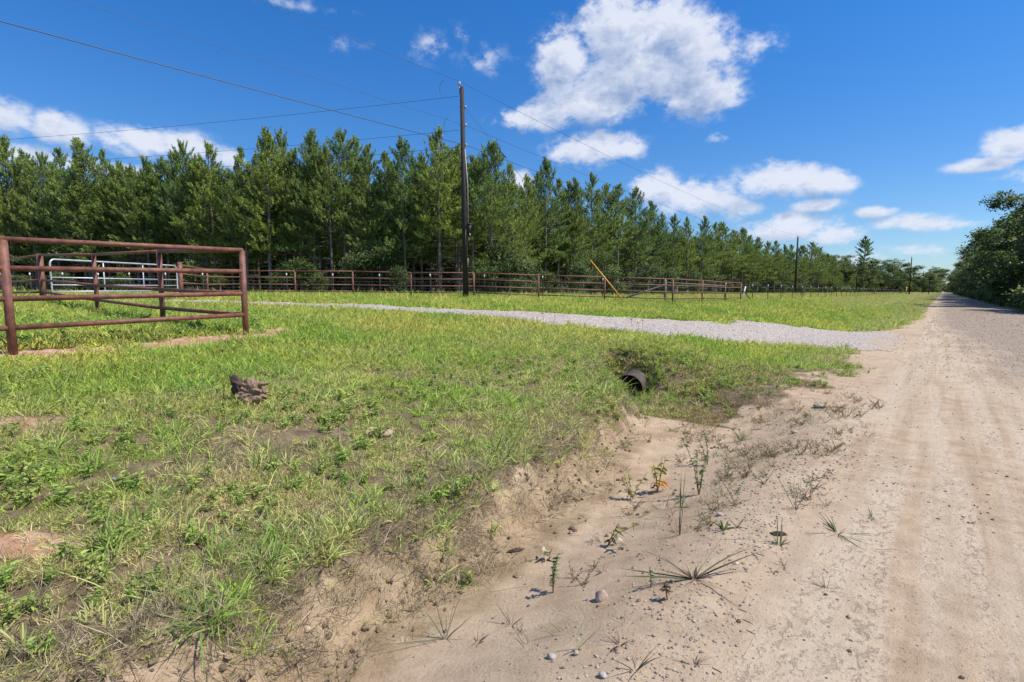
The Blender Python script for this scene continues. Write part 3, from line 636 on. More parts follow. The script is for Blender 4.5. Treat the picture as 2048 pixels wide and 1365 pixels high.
# ------------------------------------------------------------------ pipe fences and gate
RUST = simple('rusty_pipe', (.115, .044, .029), (.250, .100, .064), 9, .62, 0, .25, (1, 1, 1), .45)
GALV = simple('galvanised_pipe', (.42, .44, .46), (.60, .61, .62), 9, .42, .35, .05)
def gz(p): return hz(p[0], p[1])
def pipe_fence(name, runs, label, H=1.5, rails=(1.0, .755, .49, .235), pr=.05, rr=.037, heights=None):
    root = empty(name, (runs[0][0][0], runs[0][0][1], gz(runs[0][0]))); tag(root, label, 'fence')
    O = Vector(root.location); done = set()
    for run in runs:
        pts = [(p[0], p[1], gz(p)) for p in run]
        for p, q in zip(pts, run):
            k = (round(p[0], 2), round(p[1], 2))
            if k in done: continue
            done.add(k); h = q[2] if len(q) > 2 else H
            b = MB(); v = Vector(p) - O; b.tube([v - Vector((0, 0, .3)), v + Vector((0, 0, h))], pr if len(q) < 4 else q[3], 14); b.build('post', RUST, root, True)
        for f_ in rails:
            b = MB()
            for a, c in zip(pts[:-1], pts[1:]):
                A_ = Vector(a) - O + Vector((0, 0, H * f_)); B_ = Vector(c) - O + Vector((0, 0, H * f_)); d = (B_ - A_).normalized()
                e = .0 if f_ < 1 else .0
                if f_ == 1.0: A_.z += .01; B_.z += .01
                b.tube([A_ - d * e, B_ + d * e], rr, 12)
            b.build('rail', RUST, root, True)
    return root
c0 = atY(492, 668, 9.3); l0 = atY(26, 702, 6.75)
near = [(c0[0], c0[1]), (l0[0], l0[1])]; dn = np.array(near[1]) - np.array(near[0])
near += [tuple(np.array(near[1]) + dn * k) for k in (1, 2)]
gpl = atY(88, 612, 16.3)
arm = [near[0]] + [tuple(np.array(atY(px, py, Y))[:2]) for px, py, Y in ((328, 663, 10.6), (197, 640, 13.2))] + [(gpl[0], gpl[1], 1.55, .085)]
gpr = atY(364, 603, 21.6)
pipe_fence('pipe_fence', [near, arm, [arm[-1], (gpl[0] - 3.0, gpl[1] + 2.0), (gpl[0] - 7.5, gpl[1] + 4.4), (gpl[0] - 12, gpl[1] + 6.8)]], 'rusty four-rail pipe fence at the left, closest to the camera, angling back to the gate')
FY = 28.3
wing = [(gpr[0], gpr[1], 1.55, .085), (-14.9, 25.2), tuple(atY(483, 600, FY))[:2]]
far = [wing[-1]] + [tuple(atY(px, 605, FY + (px - 483) * .0006))[:2] for px in (592, 707, 823, 948, 1077, 1209, 1345)]
ret = [far[-1]] + [tuple(np.array(far[-1]) + R2 * k) for k in (4.6, 9.0, 12.6)]
pipe_fence('pipe_fence', [wing, far, ret], 'long rusty four-rail pipe fence running past the utility pole beyond the driveway', 1.42, pr=.045, rr=.033)

def build_gate():
    a = Vector((gpl[0] + .12, gpl[1] + .2, gz(gpl) + .12)); b_ = Vector((gpr[0] - .05, gpr[1] - .15, gz(gpr) + .12))
    root = empty('farm_gate', tuple(a)); tag(root, 'white galvanised tube farm gate hung between two rusty gate posts', 'gate')
    v = b_ - a; W_ = v.length; dx = v.normalized(); H = 1.28
    def pt(t, h): return dx * (W_ * t) + Vector((0, 0, h))
    f_ = MB(); r_ = .15 / W_; ring = []
    for (t, h, a0) in ((1 - r_, H - .15, 0), (r_, H - .15, 90), (r_, .15, 180), (1 - r_, .15, 270)):
        for k in range(5):
            th = math.radians(a0 + k * 22.5); ring.append(pt(t + math.cos(th) * r_, h + math.sin(th) * .15))
    ring.append(ring[0]); f_.tube(ring, .026, 10, False); f_.build('gate_frame', GALV, root, True)
    for h in (.25, .46, .70):
        q = MB(); q.tube([pt(.003, h), pt(.997, h)], .019, 8); q.build('rail', GALV, root, True)
    for t in (.36, .68):
        q = MB(); q.box(pt(t, H / 2), (.04, .016, H - .04), math.atan2(dx.y, dx.x)); q.build('brace', GALV, root)
    for h in (.25, 1.02):
        q = MB(); q.tube([pt(-.025, h), pt(.0, h)], .028, 8); q.build('hinge', RUST, root)
    q = MB(); q.tube([pt(.998, .66), pt(1.015, .7), pt(1.03, .55)], .008, 6); q.build('chain', GALV, root)
build_gate()

# wire fences on steel posts
TP = simple('fence_post', (.03, .035, .025), (.07, .055, .04), 12, .6); TIP = simple('white_post_tip', (.7, .7, .68), (.8, .8, .78), 5, .6); WIRE = simple('fence_wire', (.16, .15, .14), (.30, .29, .28), 5, .5, .5)
WOODP = simple('wooden_post', (.10, .085, .07), (.22, .19, .16), 6, .85, 0, .4, (3, 3, .6)); DARKW = simple('dark_brace', (.03, .028, .028), (.08, .075, .07), 6, .7)
def wire_fence(pts, label, mesh_step=.3, H=1.3):
    root = empty('wire_fence', (pts[0][0], pts[0][1], gz(pts[0]))); O = Vector(root.location); tag(root, label, 'fence')
    P = [Vector((p[0], p[1], gz(p))) - O for p in pts]; w = MB()
    for i, p in enumerate(P):
        b = MB(); b.box(p + Vector((0, 0, .5)), (.035, .035, 1.6)); b.box(p + Vector((.02, 0, .5)), (.012, .05, 1.58)); po = b.build('post', TP, root)
        t = MB(); t.box(p + Vector((0, 0, 1.34)), (.05, .056, .16)); t.build('post_tip', TIP, po)
    for a, c in zip(P[:-1], P[1:]):
        L_ = (c - a).length; n = max(1, int(L_ / mesh_step))
        for h in (.08, .22, .38, .55, .74, .95, 1.2):
            w.tube([a + Vector((0, 0, h)), c + Vector((0, 0, h))], .0035, 4, False)
        for k in range(1, n):
            q = a.lerp(c, k / n); w.tube([q + Vector((0, 0, .08)), q + Vector((0, 0, .95))], .0025, 3, False)
    w.build('wire_mesh', WIRE, root)
wire_fence([tuple(atY(px, 600, 31.5))[:2] for px in (4, 64, 129, 200, 262, 334, 408, 490, 575, 667, 760, 861, 969, 1085, 1205, 1330)] + [xy(12.4, 39.5)], 'thin wire mesh fence on white-tipped steel posts behind the long pipe fence')
sfp = [43.2] + [46.5 + 5.0 * k for k in range(50)]
wire_fence([xy(12.4, s) for s in sfp], 'wire mesh fence on steel posts running away along the roadside field', .6)
def brace(name, pts, r, m, label):
    O = Vector((pts[0][0], pts[0][1], gz(pts[0]))); root = empty(name, O); tag(root, label, 'fence brace'); return root, O
p1 = atY(1330, 600, 31.2); p2 = atY(1229, 600, 30.0); p3 = xy(12.0, 38.0)
root, O = brace('fence_brace', [p1], 0, 0, 'dark wooden post with a slanting brace pole behind the pipe fence corner')
b = MB(); b.tube([(0, 0, -.3), (0, 0, 1.35)], .07, 10); b.build('post', WOODP, root, True)
b = MB(); b.tube([(0, 0, 1.1), (p2[0] - O.x, p2[1] - O.y, gz(p2) - O.z + .05)], .05, 8); b.build('diagonal_brace', DARKW, root, True)
b = MB(); b.tube([(0, 0, 1.22), (p3[0] - O.x, p3[1] - O.y, gz(p3) - O.z + 1.2)], .04, 8); b.build('top_rail', WOODP, root, True)
e0 = ret[-1]; root = empty('slanting_brace', (e0[0] + .09, e0[1], gz(e0))); tag(root, 'dark pole slanting down from the right end of the long pipe fence', 'fence brace')
b = MB(); b.tube([(0, 0, .95), (.95, .25, -.02)], .035, 8); b.build('brace_pole', DARKW, root, True)
ws = atY(1483, 606, 39.5); b = MB(); b.box((0, 0, .55), (.07, .05, 1.3)); o = b.build('leaning_stake', TIP); o.location = (ws[0], ws[1], gz(ws)); o.rotation_euler = (0, .22, 0); tag(o, 'pale leaning wooden stake just right of the long pipe fence end', 'stake')

# ------------------------------------------------------------------ utility poles and wires
PW = simple('utility_pole_wood', (.013, .009, .008), (.038, .025, .020), 5, .8, 0, .5, (4, 4, .5)); CER = simple('insulator_grey', (.3, .3, .3), (.5, .5, .5), 5, .35); CON = simple('conduit_grey', (.30, .30, .31), (.42, .42, .43), 5, .5); BLK = simple('black_box', (.012, .012, .014), (.03, .03, .035), 5, .5); YEL = simple('yellow_guard', (.85, .36, .02), (.92, .44, .03), 4, .45); TAGM = simple('pale_marker', (.62, .56, .4), (.7, .64, .48), 4, .6); CAB = simple('cable', (.035, .037, .045), (.06, .062, .07), 5, .5)
def pole(x, y, H, label, detail=False, r=.15, lean=0.0):
    z = hz(x, y); root = empty('utility_pole', (x, y, z)); tag(root, label, 'utility pole', 'utility poles along the road')
    b = MB(); b.tube([(0, 0, -.5), (lean * .5, 0, H * .5), (lean, 0, H)], [r * 1.08, r * .88, r * .68], 16); b.build('pole_shaft', PW, root, True)
    q = MB(); q.tube([(lean - .13, 0, H - .35), (lean - .13, 0, H + .12)], .02, 8); pin = q.build('insulator_pin', CER, root)
    q = MB(); q.tube([(lean - .13, 0, H + .1), (lean - .13, 0, H + .14), (lean - .13, 0, H + .18), (lean - .13, 0, H + .24), (lean - .13, 0, H + .27)], [.05, .10, .06, .09, .03], 12); q.build('insulator', CER, pin, True)
    if detail:
        for h, s_ in ((H - 1.0, .10), (H - 1.9, .13), (H - 2.9, .13)):
            q = MB(); q.tube([(lean * h / H - .22, -.02, h), (lean * h / H + .22, -.02, h)], .02, 8); q.tube([(lean * h / H + .17, -.02, h - .05), (lean * h / H + .17, -.02, h + .06)], .045, 10); q.build('bracket', CER, root, True)
        q = MB(); q.tube([(lean * .95 + .125, -.04, H - 3.1), (.145, -.05, 6), (.165, -.05, 3.9)], .026, 8); q.build('conduit', CON, root, True)
        q = MB(); q.box((.22, -.06, 3.75), (.17, .16, .42)); q.box((.22, -.06, 3.98), (.20, .19, .04)); bx_ = q.build('junction_box', BLK, root)
        q = MB(); q.tube([(.24, -.12, 3.5), (.26, -.13, 3.35)], .025, 8); q.build('cable_gland', CER, bx_)
        q = MB(); q.tube([(.03, -.165, 3.7), (.0, -.17, 3.0), (.03, -.175, 2.6)], .03, 6); q.build('cable', BLK, root, True)
        q = MB(); q.box((.13, -.115, 1.95), (.02, .02, .5)); q.build('marker_strip', TAGM, root)
    return root, Vector((x, y, z)), H
PX, PY_, _ = atY(932, 598, 27.6)
pr, pb, ph = pole(PX, PY_, 10.95, 'tall dark utility pole nearest the camera, with wires, conduit and a black box', True, .155, -.12)
top = pb + Vector((-.12, 0, 0)); p1z = ph
P2x, P2y = xy(23.2, 117.5); pole(P2x, P2y, 11.5, 'dark utility pole in front of the pines behind the roadside wire fence, second nearest', False, .21)
P3x, P3y = xy(26.5, 243); pole(P3x, P3y, 12, 'distant utility pole just left of the lone tall pine', False, .17)
P4x, P4y = xy(8.6, 213); pole(P4x, P4y, 12, 'distant utility pole with an orange guard at its foot beside the road', False, .19)
q = atY(1799, 598, xy(8.9, 212)[1]); 
gx_, gy_ = xy(9.3, 211.5); b = MB(); b.tube([(0, 0, 0), (0, 0, 2.3)], .14, 8); b.tube([(0, 0, 2.3), (0, 0, 2.4)], [.14, .06], 8); o = b.build('marker_post', YEL, None, True); o.location = (gx_, gy_, hz(gx_, gy_)); tag(o, 'orange marker post at the foot of a distant utility pole', 'marker post')
P5x, P5y = xy(8.2, 330); pole(P5x, P5y, 11, 'far utility pole left of the road, third from the road end', False, .19)
P6x, P6y = xy(5.6, 330); pole(P6x, P6y, 11.5, 'far utility pole closest to the left road edge', False, .17)
P0 = Vector((*xy(21.5, -78), 1.2))
def span(name, A_, B_, sag, r, label, cat='power line', n=40, mat=None):
    A_ = Vector(A_); B_ = Vector(B_); pts = []
    for k in range(n + 1):
        t = k / n; p = A_.lerp(B_, t) - A_; p.z -= 4 * sag * t * (1 - t); pts.append(p)
    b = MB(); b.tube(pts, r, 6, False); o = b.build(name, mat or CAB, None, True); o.location = A_; tag(o, label, cat, 'overhead wires'); return o
H = ph
span('overhead_wire', top + Vector((-.13, 0, H + .28)), P0 + Vector((0, 0, H + 1.9)), .9, .008, 'topmost thin wire running from the tall pole to the upper left')
span('overhead_wire', top + Vector((0, -.15, H - 1.9)), P0 + Vector((0, 0, H + .4)), 1.0, .006, 'faint middle wire running from the tall pole to the upper left corner')
span('overhead_wire', top + Vector((0, -.15, H - 2.9)), P0 + Vector((0, 0, H - 1.6)), 1.0, .015, 'thick lower cable running from the tall pole to the upper left')
T2 = Vector((P2x, P2y, hz(P2x, P2y)))
span('overhead_wire', top + Vector((-.13, 0, H + .28)), T2 + Vector((0, 0, 11.8)), .9, .009, 'topmost wire running from the tall pole right towards the second pole')
span('overhead_wire', top + Vector((.15, 0, H - 1.9)), T2 + Vector((0, 0, 9.6)), .9, .008, 'middle wire running from the tall pole right towards the second pole')
span('overhead_wire', top + Vector((.15, 0, H - 2.9)), T2 + Vector((0, 0, 8.6)), .9, .012, 'lowest cable running from the tall pole right towards the second pole')
T3 = Vector((P3x, P3y, hz(P3x, P3y)))
for h1, h2, lb in ((11.8, 12.2, 'upper wire between the second and third distant poles'), (8.6, 9, 'lower wire between the second and third distant poles')):
    span('overhead_wire', T2 + Vector((0, 0, h1)), T3 + Vector((0, 0, h2)), 1.2, .016, lb)
SV = Vector((-78, 47, 1.5))
for h, h2, sg_, lb in ((H - .45, 12.6, .9, 'upper service wire running level from the tall pole to the left above the pines'), (H - 2.15, 11.0, .9, 'middle service wire running left from the tall pole into the pine tops'), (H - 3.0, 10.2, 1.0, 'lower service wire running left from the tall pole behind the pine tops')):
    span('service_wire', top + Vector((-.15, 0, h)), SV + Vector((0, 0, h2)), sg_, .009, lb)
    q = MB()
ga = atY(1256, 606, 26.6); gaz = hz(ga[0], ga[1]); root = empty('guy_wire', (ga[0], ga[1], gaz)); tag(root, 'guy wire from the tall pole to the ground with a yellow guard sleeve', 'guy wire')
tp = top + Vector((.12, 0, H - 1.0)) - Vector(root.location); b = MB(); b.tube([(0, 0, -.1), tp], .0085, 6, False); b.build('wire', CAB, root, True)
b = MB(); b.tube([tp * .012, tp * .23], .027, 8); b.build('guard', YEL, root, True)
b = MB(); b.tube([tp * .745, tp * .80], .022, 8); b.build('strain_insulator', BLK, root, True)
# jumper loops
for k, (A_, h, dx) in enumerate(((top, H - .1, -.9), (top, H - 1.95, -.7))):
    b = MB(); b.tube([(dx + .25 * math.cos(t) * (1 if k else 1), 0, .42 * math.sin(t)) for t in np.linspace(math.pi * .5, math.pi * 1.45, 9)], .009, 5, False); o = b.build('jumper_wire', CAB, pr, True); o.location = (-.12, 0, h)

# ------------------------------------------------------------------ trees
BARK = simple('pine_bark', (.10, .082, .066), (.25, .215, .18), 5, .9, 0, .5, (3, 3, .6)); BARK2 = simple('oak_bark', (.06, .052, .042), (.15, .13, .11), 5, .9, 0, .4, (2, 2, .7))
NEED = leafmat('pine_needles', (.132, .200, .048), (.215, .262, .050), .35, False, .5, .4, 1.9, .7)
LEAF = leafmat('oak_leaves', (.100, .145, .034), (.145, .170, .042), .25, False, .5, .35, 1.9, .7)
SHRUB = leafmat('shrub_leaves', (.085, .125, .032), (.125, .165, .058), .28, False, .55, .5, 1.6)
def pine_proto(seed, H=12.5, zc=3.6, wid=2.1, flat=False):
    rg_ = random.Random(seed); tr = MB(); cr = MB()
    ph_ = rg_.uniform(0, 6); path = [(.10 * math.sin(ph_ + z * .35) * z / H, .10 * math.cos(ph_ * 1.3 + z * .3) * z / H, z) for z in np.linspace(-.3, H * .97, 12)]
    tr.tube(path, [.125 * (1 - .86 * max(z, 0) / H) * H / 12.5 * (1.5 if flat else 1) for _, _, z in path], 8)
    def ax(z): return Vector((.10 * math.sin(ph_ + z * .35) * z / H, .10 * math.cos(ph_ * 1.3 + z * .3) * z / H, z))
    TP_, TD = [], []
    z = zc * .35
    while z < H * .985:
        f_ = (z - zc) / (H - zc); live = z > zc * rg_.uniform(.8, 1.2)
        nb = rg_.randint(3, 5) if live else rg_.randint(1, 3)
        if flat and rg_.random() < .45: z += .6; continue
        for _ in range(nb):
            a = rg_.uniform(0, 6.283)
            if live:
                L_ = wid * (1 - max(f_, 0) ** 2.3) * rg_.uniform(.55, 1.12) + .28
                if f_ < .2: L_ *= rg_.uniform(.5, 1)
                up = .05 + 1.15 * max(f_, 0) ** 1.2 + rg_.gauss(0, .12)
            else: L_ = rg_.uniform(.5, 1.6); up = rg_.uniform(-.25, .25)
            d = Vector((math.cos(a) * math.cos(up), math.sin(a) * math.cos(up), math.sin(up))); p0 = ax(z); p1 = p0 + d * L_ * .55; p2 = p0 + d * L_ + Vector((0, 0, .16 * L_ if live else -.1))
            tr.tube([p0, p1, p2], [.028 * (1 - .6 * max(f_, 0)), .018, .006], 4, False)
            if not live:
                for _k in range(2):
                    t = rg_.uniform(.4, .9); q = p0.lerp(p2, t); tr.tube([q, q + Vector((rg_.gauss(0, .25), rg_.gauss(0, .25), rg_.gauss(0, .15)))], [.008, .003], 3, False)
                continue
            nt_ = max(3, int(L_ * (6.4 if not flat else 7)))
            for k in range(nt_):
                t = .28 + .72 * (k + rg_.random()) / nt_; q = p0.lerp(p2, t); sd_ = Vector((-d.y, d.x, 0)) * rg_.gauss(0, .30 * min(L_, 1.6) * (1.15 - t) + .07)
                q2 = q + sd_ + Vector((0, 0, rg_.uniform(0, .16))); dd = (d * .5 + sd_ * .8 + Vector((0, 0, .45 + .7 * max(f_, 0)))).normalized()
                TP_.append(q2); TD.append(dd)
        z += rg_.uniform(.22, .40) if live else rg_.uniform(.3, .6)
    for k in range(5): TP_.append(ax(H * (1 - .018 * k))); TD.append(Vector((rg_.gauss(0, .15), rg_.gauss(0, .15), 1)).normalized())
    TP_ = np.array([tuple(v) for v in TP_]); TD = np.array([tuple(v) for v in TD]); m = 26
    P = np.repeat(TP_, m, 0); Dd = np.repeat(TD, m, 0); n = len(P); t = RNG.random(n)
    P = P + Dd * ((t - .35) * .34)[:, None]; q = Dd * .55 + RNG.normal(0, .62, (n, 3)); q /= np.linalg.norm(q, axis=1, keepdims=True)
    tone = np.clip(np.repeat(RNG.random(len(TP_)), m) * .65 + RNG.random(n) * .4, 0, 1)
    cr.tris(P, q, RNG.uniform(.11, .20, n) * (1.5 if flat else 1), RNG.uniform(.028, .05, n) * (1.7 if flat else 1), tone)
    return tr.mesh('trunk', True), cr.mesh('crown')
def broad_proto(seed, H=13, zb=1.2, wid=4.5, ncl=330, leaf=.24, per=48, bark=True, trunk_r=.2):
    rg_ = random.Random(seed); tr = MB(); cr = MB(); cents = []
    lobes = []
    for _ in range(12 if H > 5 else 6):
        a = rg_.uniform(0, 6.28); rr = rg_.uniform(.15, .72) * wid; z = rg_.uniform(zb + .06 * H, H * .85); lobes.append((rr * math.cos(a), rr * math.sin(a), z, wid * rg_.uniform(.26, .46) * (1 - .35 * z / H)))
    lobes.append((0, 0, H * .86, wid * .32)); lobes.append((0, 0, H * .55, wid * .5))
    tr.tube([(0, 0, -.4), (.1, .05, H * .25), (-.1, .1, H * .5), (0, 0, H * .8)], [trunk_r * 1.2, trunk_r * .9, trunk_r * .6, trunk_r * .15], 8)
    for x, y, z, r in lobes:
        z0 = max(.15 * H, z - H * .3); mid_ = Vector((x * .5, y * .5, (z0 + z) / 2 + .1 * H)); tr.tube([(0, 0, z0), mid_, (x, y, z)], [trunk_r * .45, trunk_r * .28, trunk_r * .08], 5, False)
    for _ in range(ncl):
        x, y, z, r = rg_.choice(lobes); v = Vector([rg_.gauss(0, 1) for _ in range(3)]).normalized() * r * rg_.uniform(.55, 1.12); v.z *= .8
        p = Vector((x, y, z)) + v
        if p.z < zb: p.z = zb + rg_.random() * .6
        cents.append(tuple(p))
        if rg_.random() < .12: tr.tube([(x, y, z), p], [trunk_r * .08, .01], 3, False)
    cents = np.array(cents); P = np.repeat(cents, per, 0); n = len(P); sp_ = .26 + .12 * (H > 5); P = P + RNG.normal(0, 1, (n, 3)) * np.array([sp_, sp_, sp_ * .55]) * np.repeat(RNG.uniform(.5, 1.2, len(cents)), per)[:, None]
    nn = RNG.normal(0, .75, (n, 3)); nn[:, 2] += 1; nn /= np.linalg.norm(nn, axis=1, keepdims=True)
    tone = np.clip(np.repeat(RNG.random(len(cents)) ** 1.4, per) * .75 + RNG.random(n) * .3, 0, 1)
    cr.leaves(P, nn, leaf * RNG.uniform(.7, 1.3, n), tone)
    return tr.mesh('trunk', True), cr.mesh('crown')
def plant_tree(name, protos, k, x, y, sc_, rz, bark, leafm, label, cat, group, sx=1.0):
    z = hz(x, y) - .05; root = empty(name, (x, y, z), rz); root.scale = (sc_ * sx, sc_ * sx, sc_); tag(root, label, cat, group)
    tm, cm = protos[k % len(protos)]; link('trunk', tm, bark, root); link('crown', cm, leafm, root); return root
PINES = [pine_proto(100 + k, 12.5, 2.6 + .6 * (k % 4), 2.1 + .15 * (k % 4)) for k in range(9)]
def slope_z(px, py, Y): return atY(px, py, Y)[2]
TOPS = [(3, 276, 46), (45, 305, 49), (82, 309, 47), (120, 300, 50), (159, 279, 44.5), (202, 305, 46), (235, 326, 45), (262, 335, 44), (284, 316, 43), (323, 321, 44), (366, 288, 42.5), (395, 315, 43), (417, 287, 41.5), (455, 345, 42), (483, 300, 40), (528, 262, 39.5), (560, 264, 41.5), (592, 300, 40), (620, 264, 40), (655, 295, 39), (682, 265, 40), (712, 275, 42), (737, 289, 39.5), (768, 310, 40), (805, 279, 38.8), (840, 310, 41), (876, 259, 38.6), (915, 295, 40.5), (945, 315, 40), (982, 287, 39), (1019, 328, 42)]
npine = 0
order_names = {1: 'first', 2: 'second', 3: 'third', 4: 'fourth', 5: 'fifth', 6: 'sixth', 7: 'seventh', 8: 'eighth', 9: 'ninth', 10: 'tenth', 11: 'eleventh', 12: 'twelfth', 13: 'thirteenth', 14: 'fourteenth', 15: 'fifteenth', 16: 'sixteenth', 17: 'seventeenth', 18: 'eighteenth', 19: 'nineteenth', 20: 'twentieth'}
left_ = [t for t in TOPS if t[0] < 932]; left_.sort(key=lambda t: -t[0])
PG = 'pines of the dense pine wood'
for i, (px, py, Y) in enumerate(TOPS):
    x, y, zt = atY(px, py, Y); h = zt - hz(x, y)
    k = left_.index((px, py, Y)) + 1 if px < 932 else None
    if k and k <= 20: lb = 'tall front-row pine, %s left of the tall utility pole' % order_names[k]
    elif k: lb = 'tall front-row pine, %s from the left edge of the pine wood' % order_names[len(left_) - k + 1]
    else: lb = 'tall front-row pine, %s to the right of the tall utility pole' % order_names[[t[0] for t in TOPS if t[0] > 932].index(px) + 1]
    plant_tree('pine_tree', PINES, i * 5 + 2, x, y, h / 12.6, random.uniform(0, 6.28), BARK, NEED, lb, 'pine tree', PG, random.uniform(.95, 1.25)); npine += 1
RT = [(1052, 352), (1092, 320), (1118, 362), (1150, 358), (1186, 348), (1212, 372), (1238, 371), (1274, 378), (1300, 405), (1323, 428), (1348, 431), (1376, 437), (1409, 433), (1430, 446), (1445, 446), (1468, 462), (1488, 458), (1502, 472), (1518, 476), (1537, 484), (1552, 484), (1570, 490), (1584, 490), (1604, 492), (1625, 486), (1640, 497), (1654, 508), (1668, 513)]
MANY = 'dark green pine standing within the dense pine wood behind the fences'
for i, (px, py) in enumerate(RT):
    qx = (px - 1024) / F; Y = 29.5 / (.6428 - .766 * qx) + (i % 3 - 1) * .9; x, y, zt = atY(px, py, Y); h = zt - hz(x, y)
    lb = 'pine on the road side of the wood, %s right of the wood corner' % order_names[i + 1] if i < 12 else 'slender distant pine on the road side of the wood where it recedes'
    plant_tree('pine_tree', PINES, i * 4 + 1, x, y, h / 12.6, random.uniform(0, 6.28), BARK, NEED, lb, 'pine tree', PG, random.uniform(.95, 1.25) * (1 if Y < 90 else 1.25)); npine += 1
# further rows
for row, (dy, stp) in enumerate(((3.0, 2.6), (6.2, 2.9), (9.6, 3.2), (13.5, 3.6))):
    x = -66.0
    while x < 9 + dy * 1.2:
        y = 39.5 + dy + (-x > 20) * (-x - 20) * .13 + random.uniform(-.8, .8); h = random.uniform(9.8, 11.7) + .08 * dy
        if us(x, y)[0] < 29.8: break
        plant_tree('pine_tree', PINES, random.randrange(9), x + random.uniform(-.6, .6), y, h / 12.6, random.uniform(0, 6.28), BARK, NEED, MANY, 'pine tree', PG, random.uniform(1, 1.2)); npine += 1
        x += stp * random.uniform(.85, 1.2)
for u0, s0, s1, stp in ((31.5, 34, 330, 3.6), (34.5, 40, 330, 5.0), (37.5, 40, 210, 5.5)):
    s = s0
    while s < s1 and npine < 292:
        x, y = xy(u0 + random.uniform(-1, 1), s); plant_tree('pine_tree', PINES, random.randrange(9), x, y, random.uniform(8.8, 10.4) / 12.6, random.uniform(0, 6.28), BARK, NEED, MANY, 'pine tree', PG, random.uniform(1.05, 1.45)); npine += 1
        s += stp * random.uniform(.85, 1.2) * (1 + max(0, s - 120) / 160)
print('pines', npine)
# the rest of the wood: one mass, by geometry nodes
UND = [broad_proto(440 + k, 5.0, .1, 2.6, 130, .22, 36, True, .08) for k in range(3)]
pp = [cm for _, cm in PINES[:5]] + [withmat(cm, LEAF) for _, cm in UND]
P = []
for _ in range(900):
    if len(P) < 150: P.append((random.uniform(-95, 5), random.uniform(57, 72)))
    elif len(P) < 300: P.append(xy(random.uniform(41, 56), random.uniform(40, 380)))
    else: break
P = np.array(P); Pu = np.array([(lambda x_: (x_, random.uniform(50, 66)))(random.uniform(-90, 2)) for _ in range(230)] + [xy(random.uniform(36, 46), 42 + 560 * random.random() ** 1.3) for _ in range(330)] + [xy(random.uniform(16, 60), random.uniform(480, 900)) for _ in range(150)] + [xy(random.uniform(-22, 25), random.uniform(940, 985)) for _ in range(70)]); npi = len(P); P = np.concatenate([P, Pu])
pos, rot = place(P, .02); n = len(P)
scatter('pine_wood', pp, pos, rot, np.concatenate([RNG.uniform(.74, .88, npi), np.concatenate([RNG.uniform(.7, 1.3, n - npi - 70), RNG.uniform(1.8, 2.8, 70)])]), np.concatenate([RNG.integers(0, 5, npi), RNG.integers(5, 8, n - npi)]), np.ones((n, 3)), label='shaded depth of the pine wood behind its front rows', cat='wood')
# lone pine and the mixed trees far along the road
lp = pine_proto(301, 25, 13, 4.6, True); x, y = xy(29, 288)
for m_, nm, mt in ((lp[0], 'trunk', BARK), (lp[1], 'crown', NEED)): pass
plant_tree('pine_tree', [lp], 0, x, y, 1.02, .5, BARK, NEED, 'lone tall old pine with flat layered branches rising above the far trees', 'pine tree', None, 1.0)
OAKS = [broad_proto(200 + k, 13, .7, 4.6 + .3 * (k % 3)) for k in range(5)]
BG = 'broadleaf trees far along the road'
lst = [(1700, 512, 33), (1690, 520, 30), (1722, 519, 31), (1742, 530, 27), (1765, 532, 26), (1780, 521, 26), (1795, 521, 25), (1812, 532, 20), (1828, 537, 17), (1842, 548, 13), (1858, 546, 8), (1868, 536, 6.0), (1878, 538, 5.2), (1655, 512, 33), (1672, 514, 34), (1752, 525, 30), (1850, 556, 9)]
for i, (px, py, u0) in enumerate(lst):
    qx = (px - 1024) / F; Y = min(u0 / (.6428 - .766 * qx), 620); x, y, zt = atY(px, py, Y); h = max(6, zt - hz(x, y))
    plant_tree('broadleaf_tree', OAKS, i, x, y, h / 11.9, random.uniform(0, 6.28), BARK2, LEAF, 'rounded dark broadleaf tree in the far tree line left of the road', 'tree', BG, random.uniform(1.1, 1.5))
for s in range(300, 1000, 38):
    for u0 in ((7, 12, 20, 30) if s > 640 else (34,) if s < 420 else (26, 35)): 
        x, y = xy(u0 + random.uniform(-2, 2), s + random.uniform(-15, 15)); plant_tree('broadleaf_tree', OAKS, random.randrange(5), x, y, random.uniform(1.0, 1.3), random.uniform(0, 6.28), BARK2, LEAF, 'rounded dark broadleaf tree in the far tree line left of the road', 'tree', BG, 1.3)
# right side: wall of oaks
RG = 'broadleaf trees lining the right side of the road'
s = 76; i = 0; nfr = 0
while s < 760:
    d_ = s
    for u0 in ((-8.9, -13.5) if s < 420 else (-8.6,)):
        h = random.uniform(14.6, 17.4) * (1.0 if s < 300 else 1.05); x, y = xy(u0 + random.uniform(-.9, .7), s + random.uniform(-2, 2) + (3 if u0 < -12 else 0))
        if u0 > -12 and 76.5 < s and nfr < 14: nfr += 1; lb = 'dark oak right of the road, %s behind the nearest big oak' % order_names[nfr]
        elif s < 76.5 and u0 > -12: lb = 'big dark oak at the right edge of the picture, nearest of the right tree wall'
        else: lb = 'dense dark oak in the wall of trees right of the road'
        plant_tree('oak_tree', OAKS, i, x, y, h / 13.2, random.uniform(0, 6.28), BARK2, LEAF, lb, 'tree', RG, random.uniform(.95, 1.15)); i += 1
    s += random.uniform(6.5, 8.5) * (1 + max(0, s - 200) / 250)
# closer trees on the right, outside the frame on the right but casting the road's shadows
for s in (55, 62, 69):
    x, y = xy(-12.5 + random.uniform(-.5, .5), s); plant_tree('oak_tree', OAKS, i, x, y, 1.12, random.uniform(0, 6.28), BARK2, LEAF, 'dense dark oak in the wall of trees right of the road', 'tree', RG, 1.1); i += 1
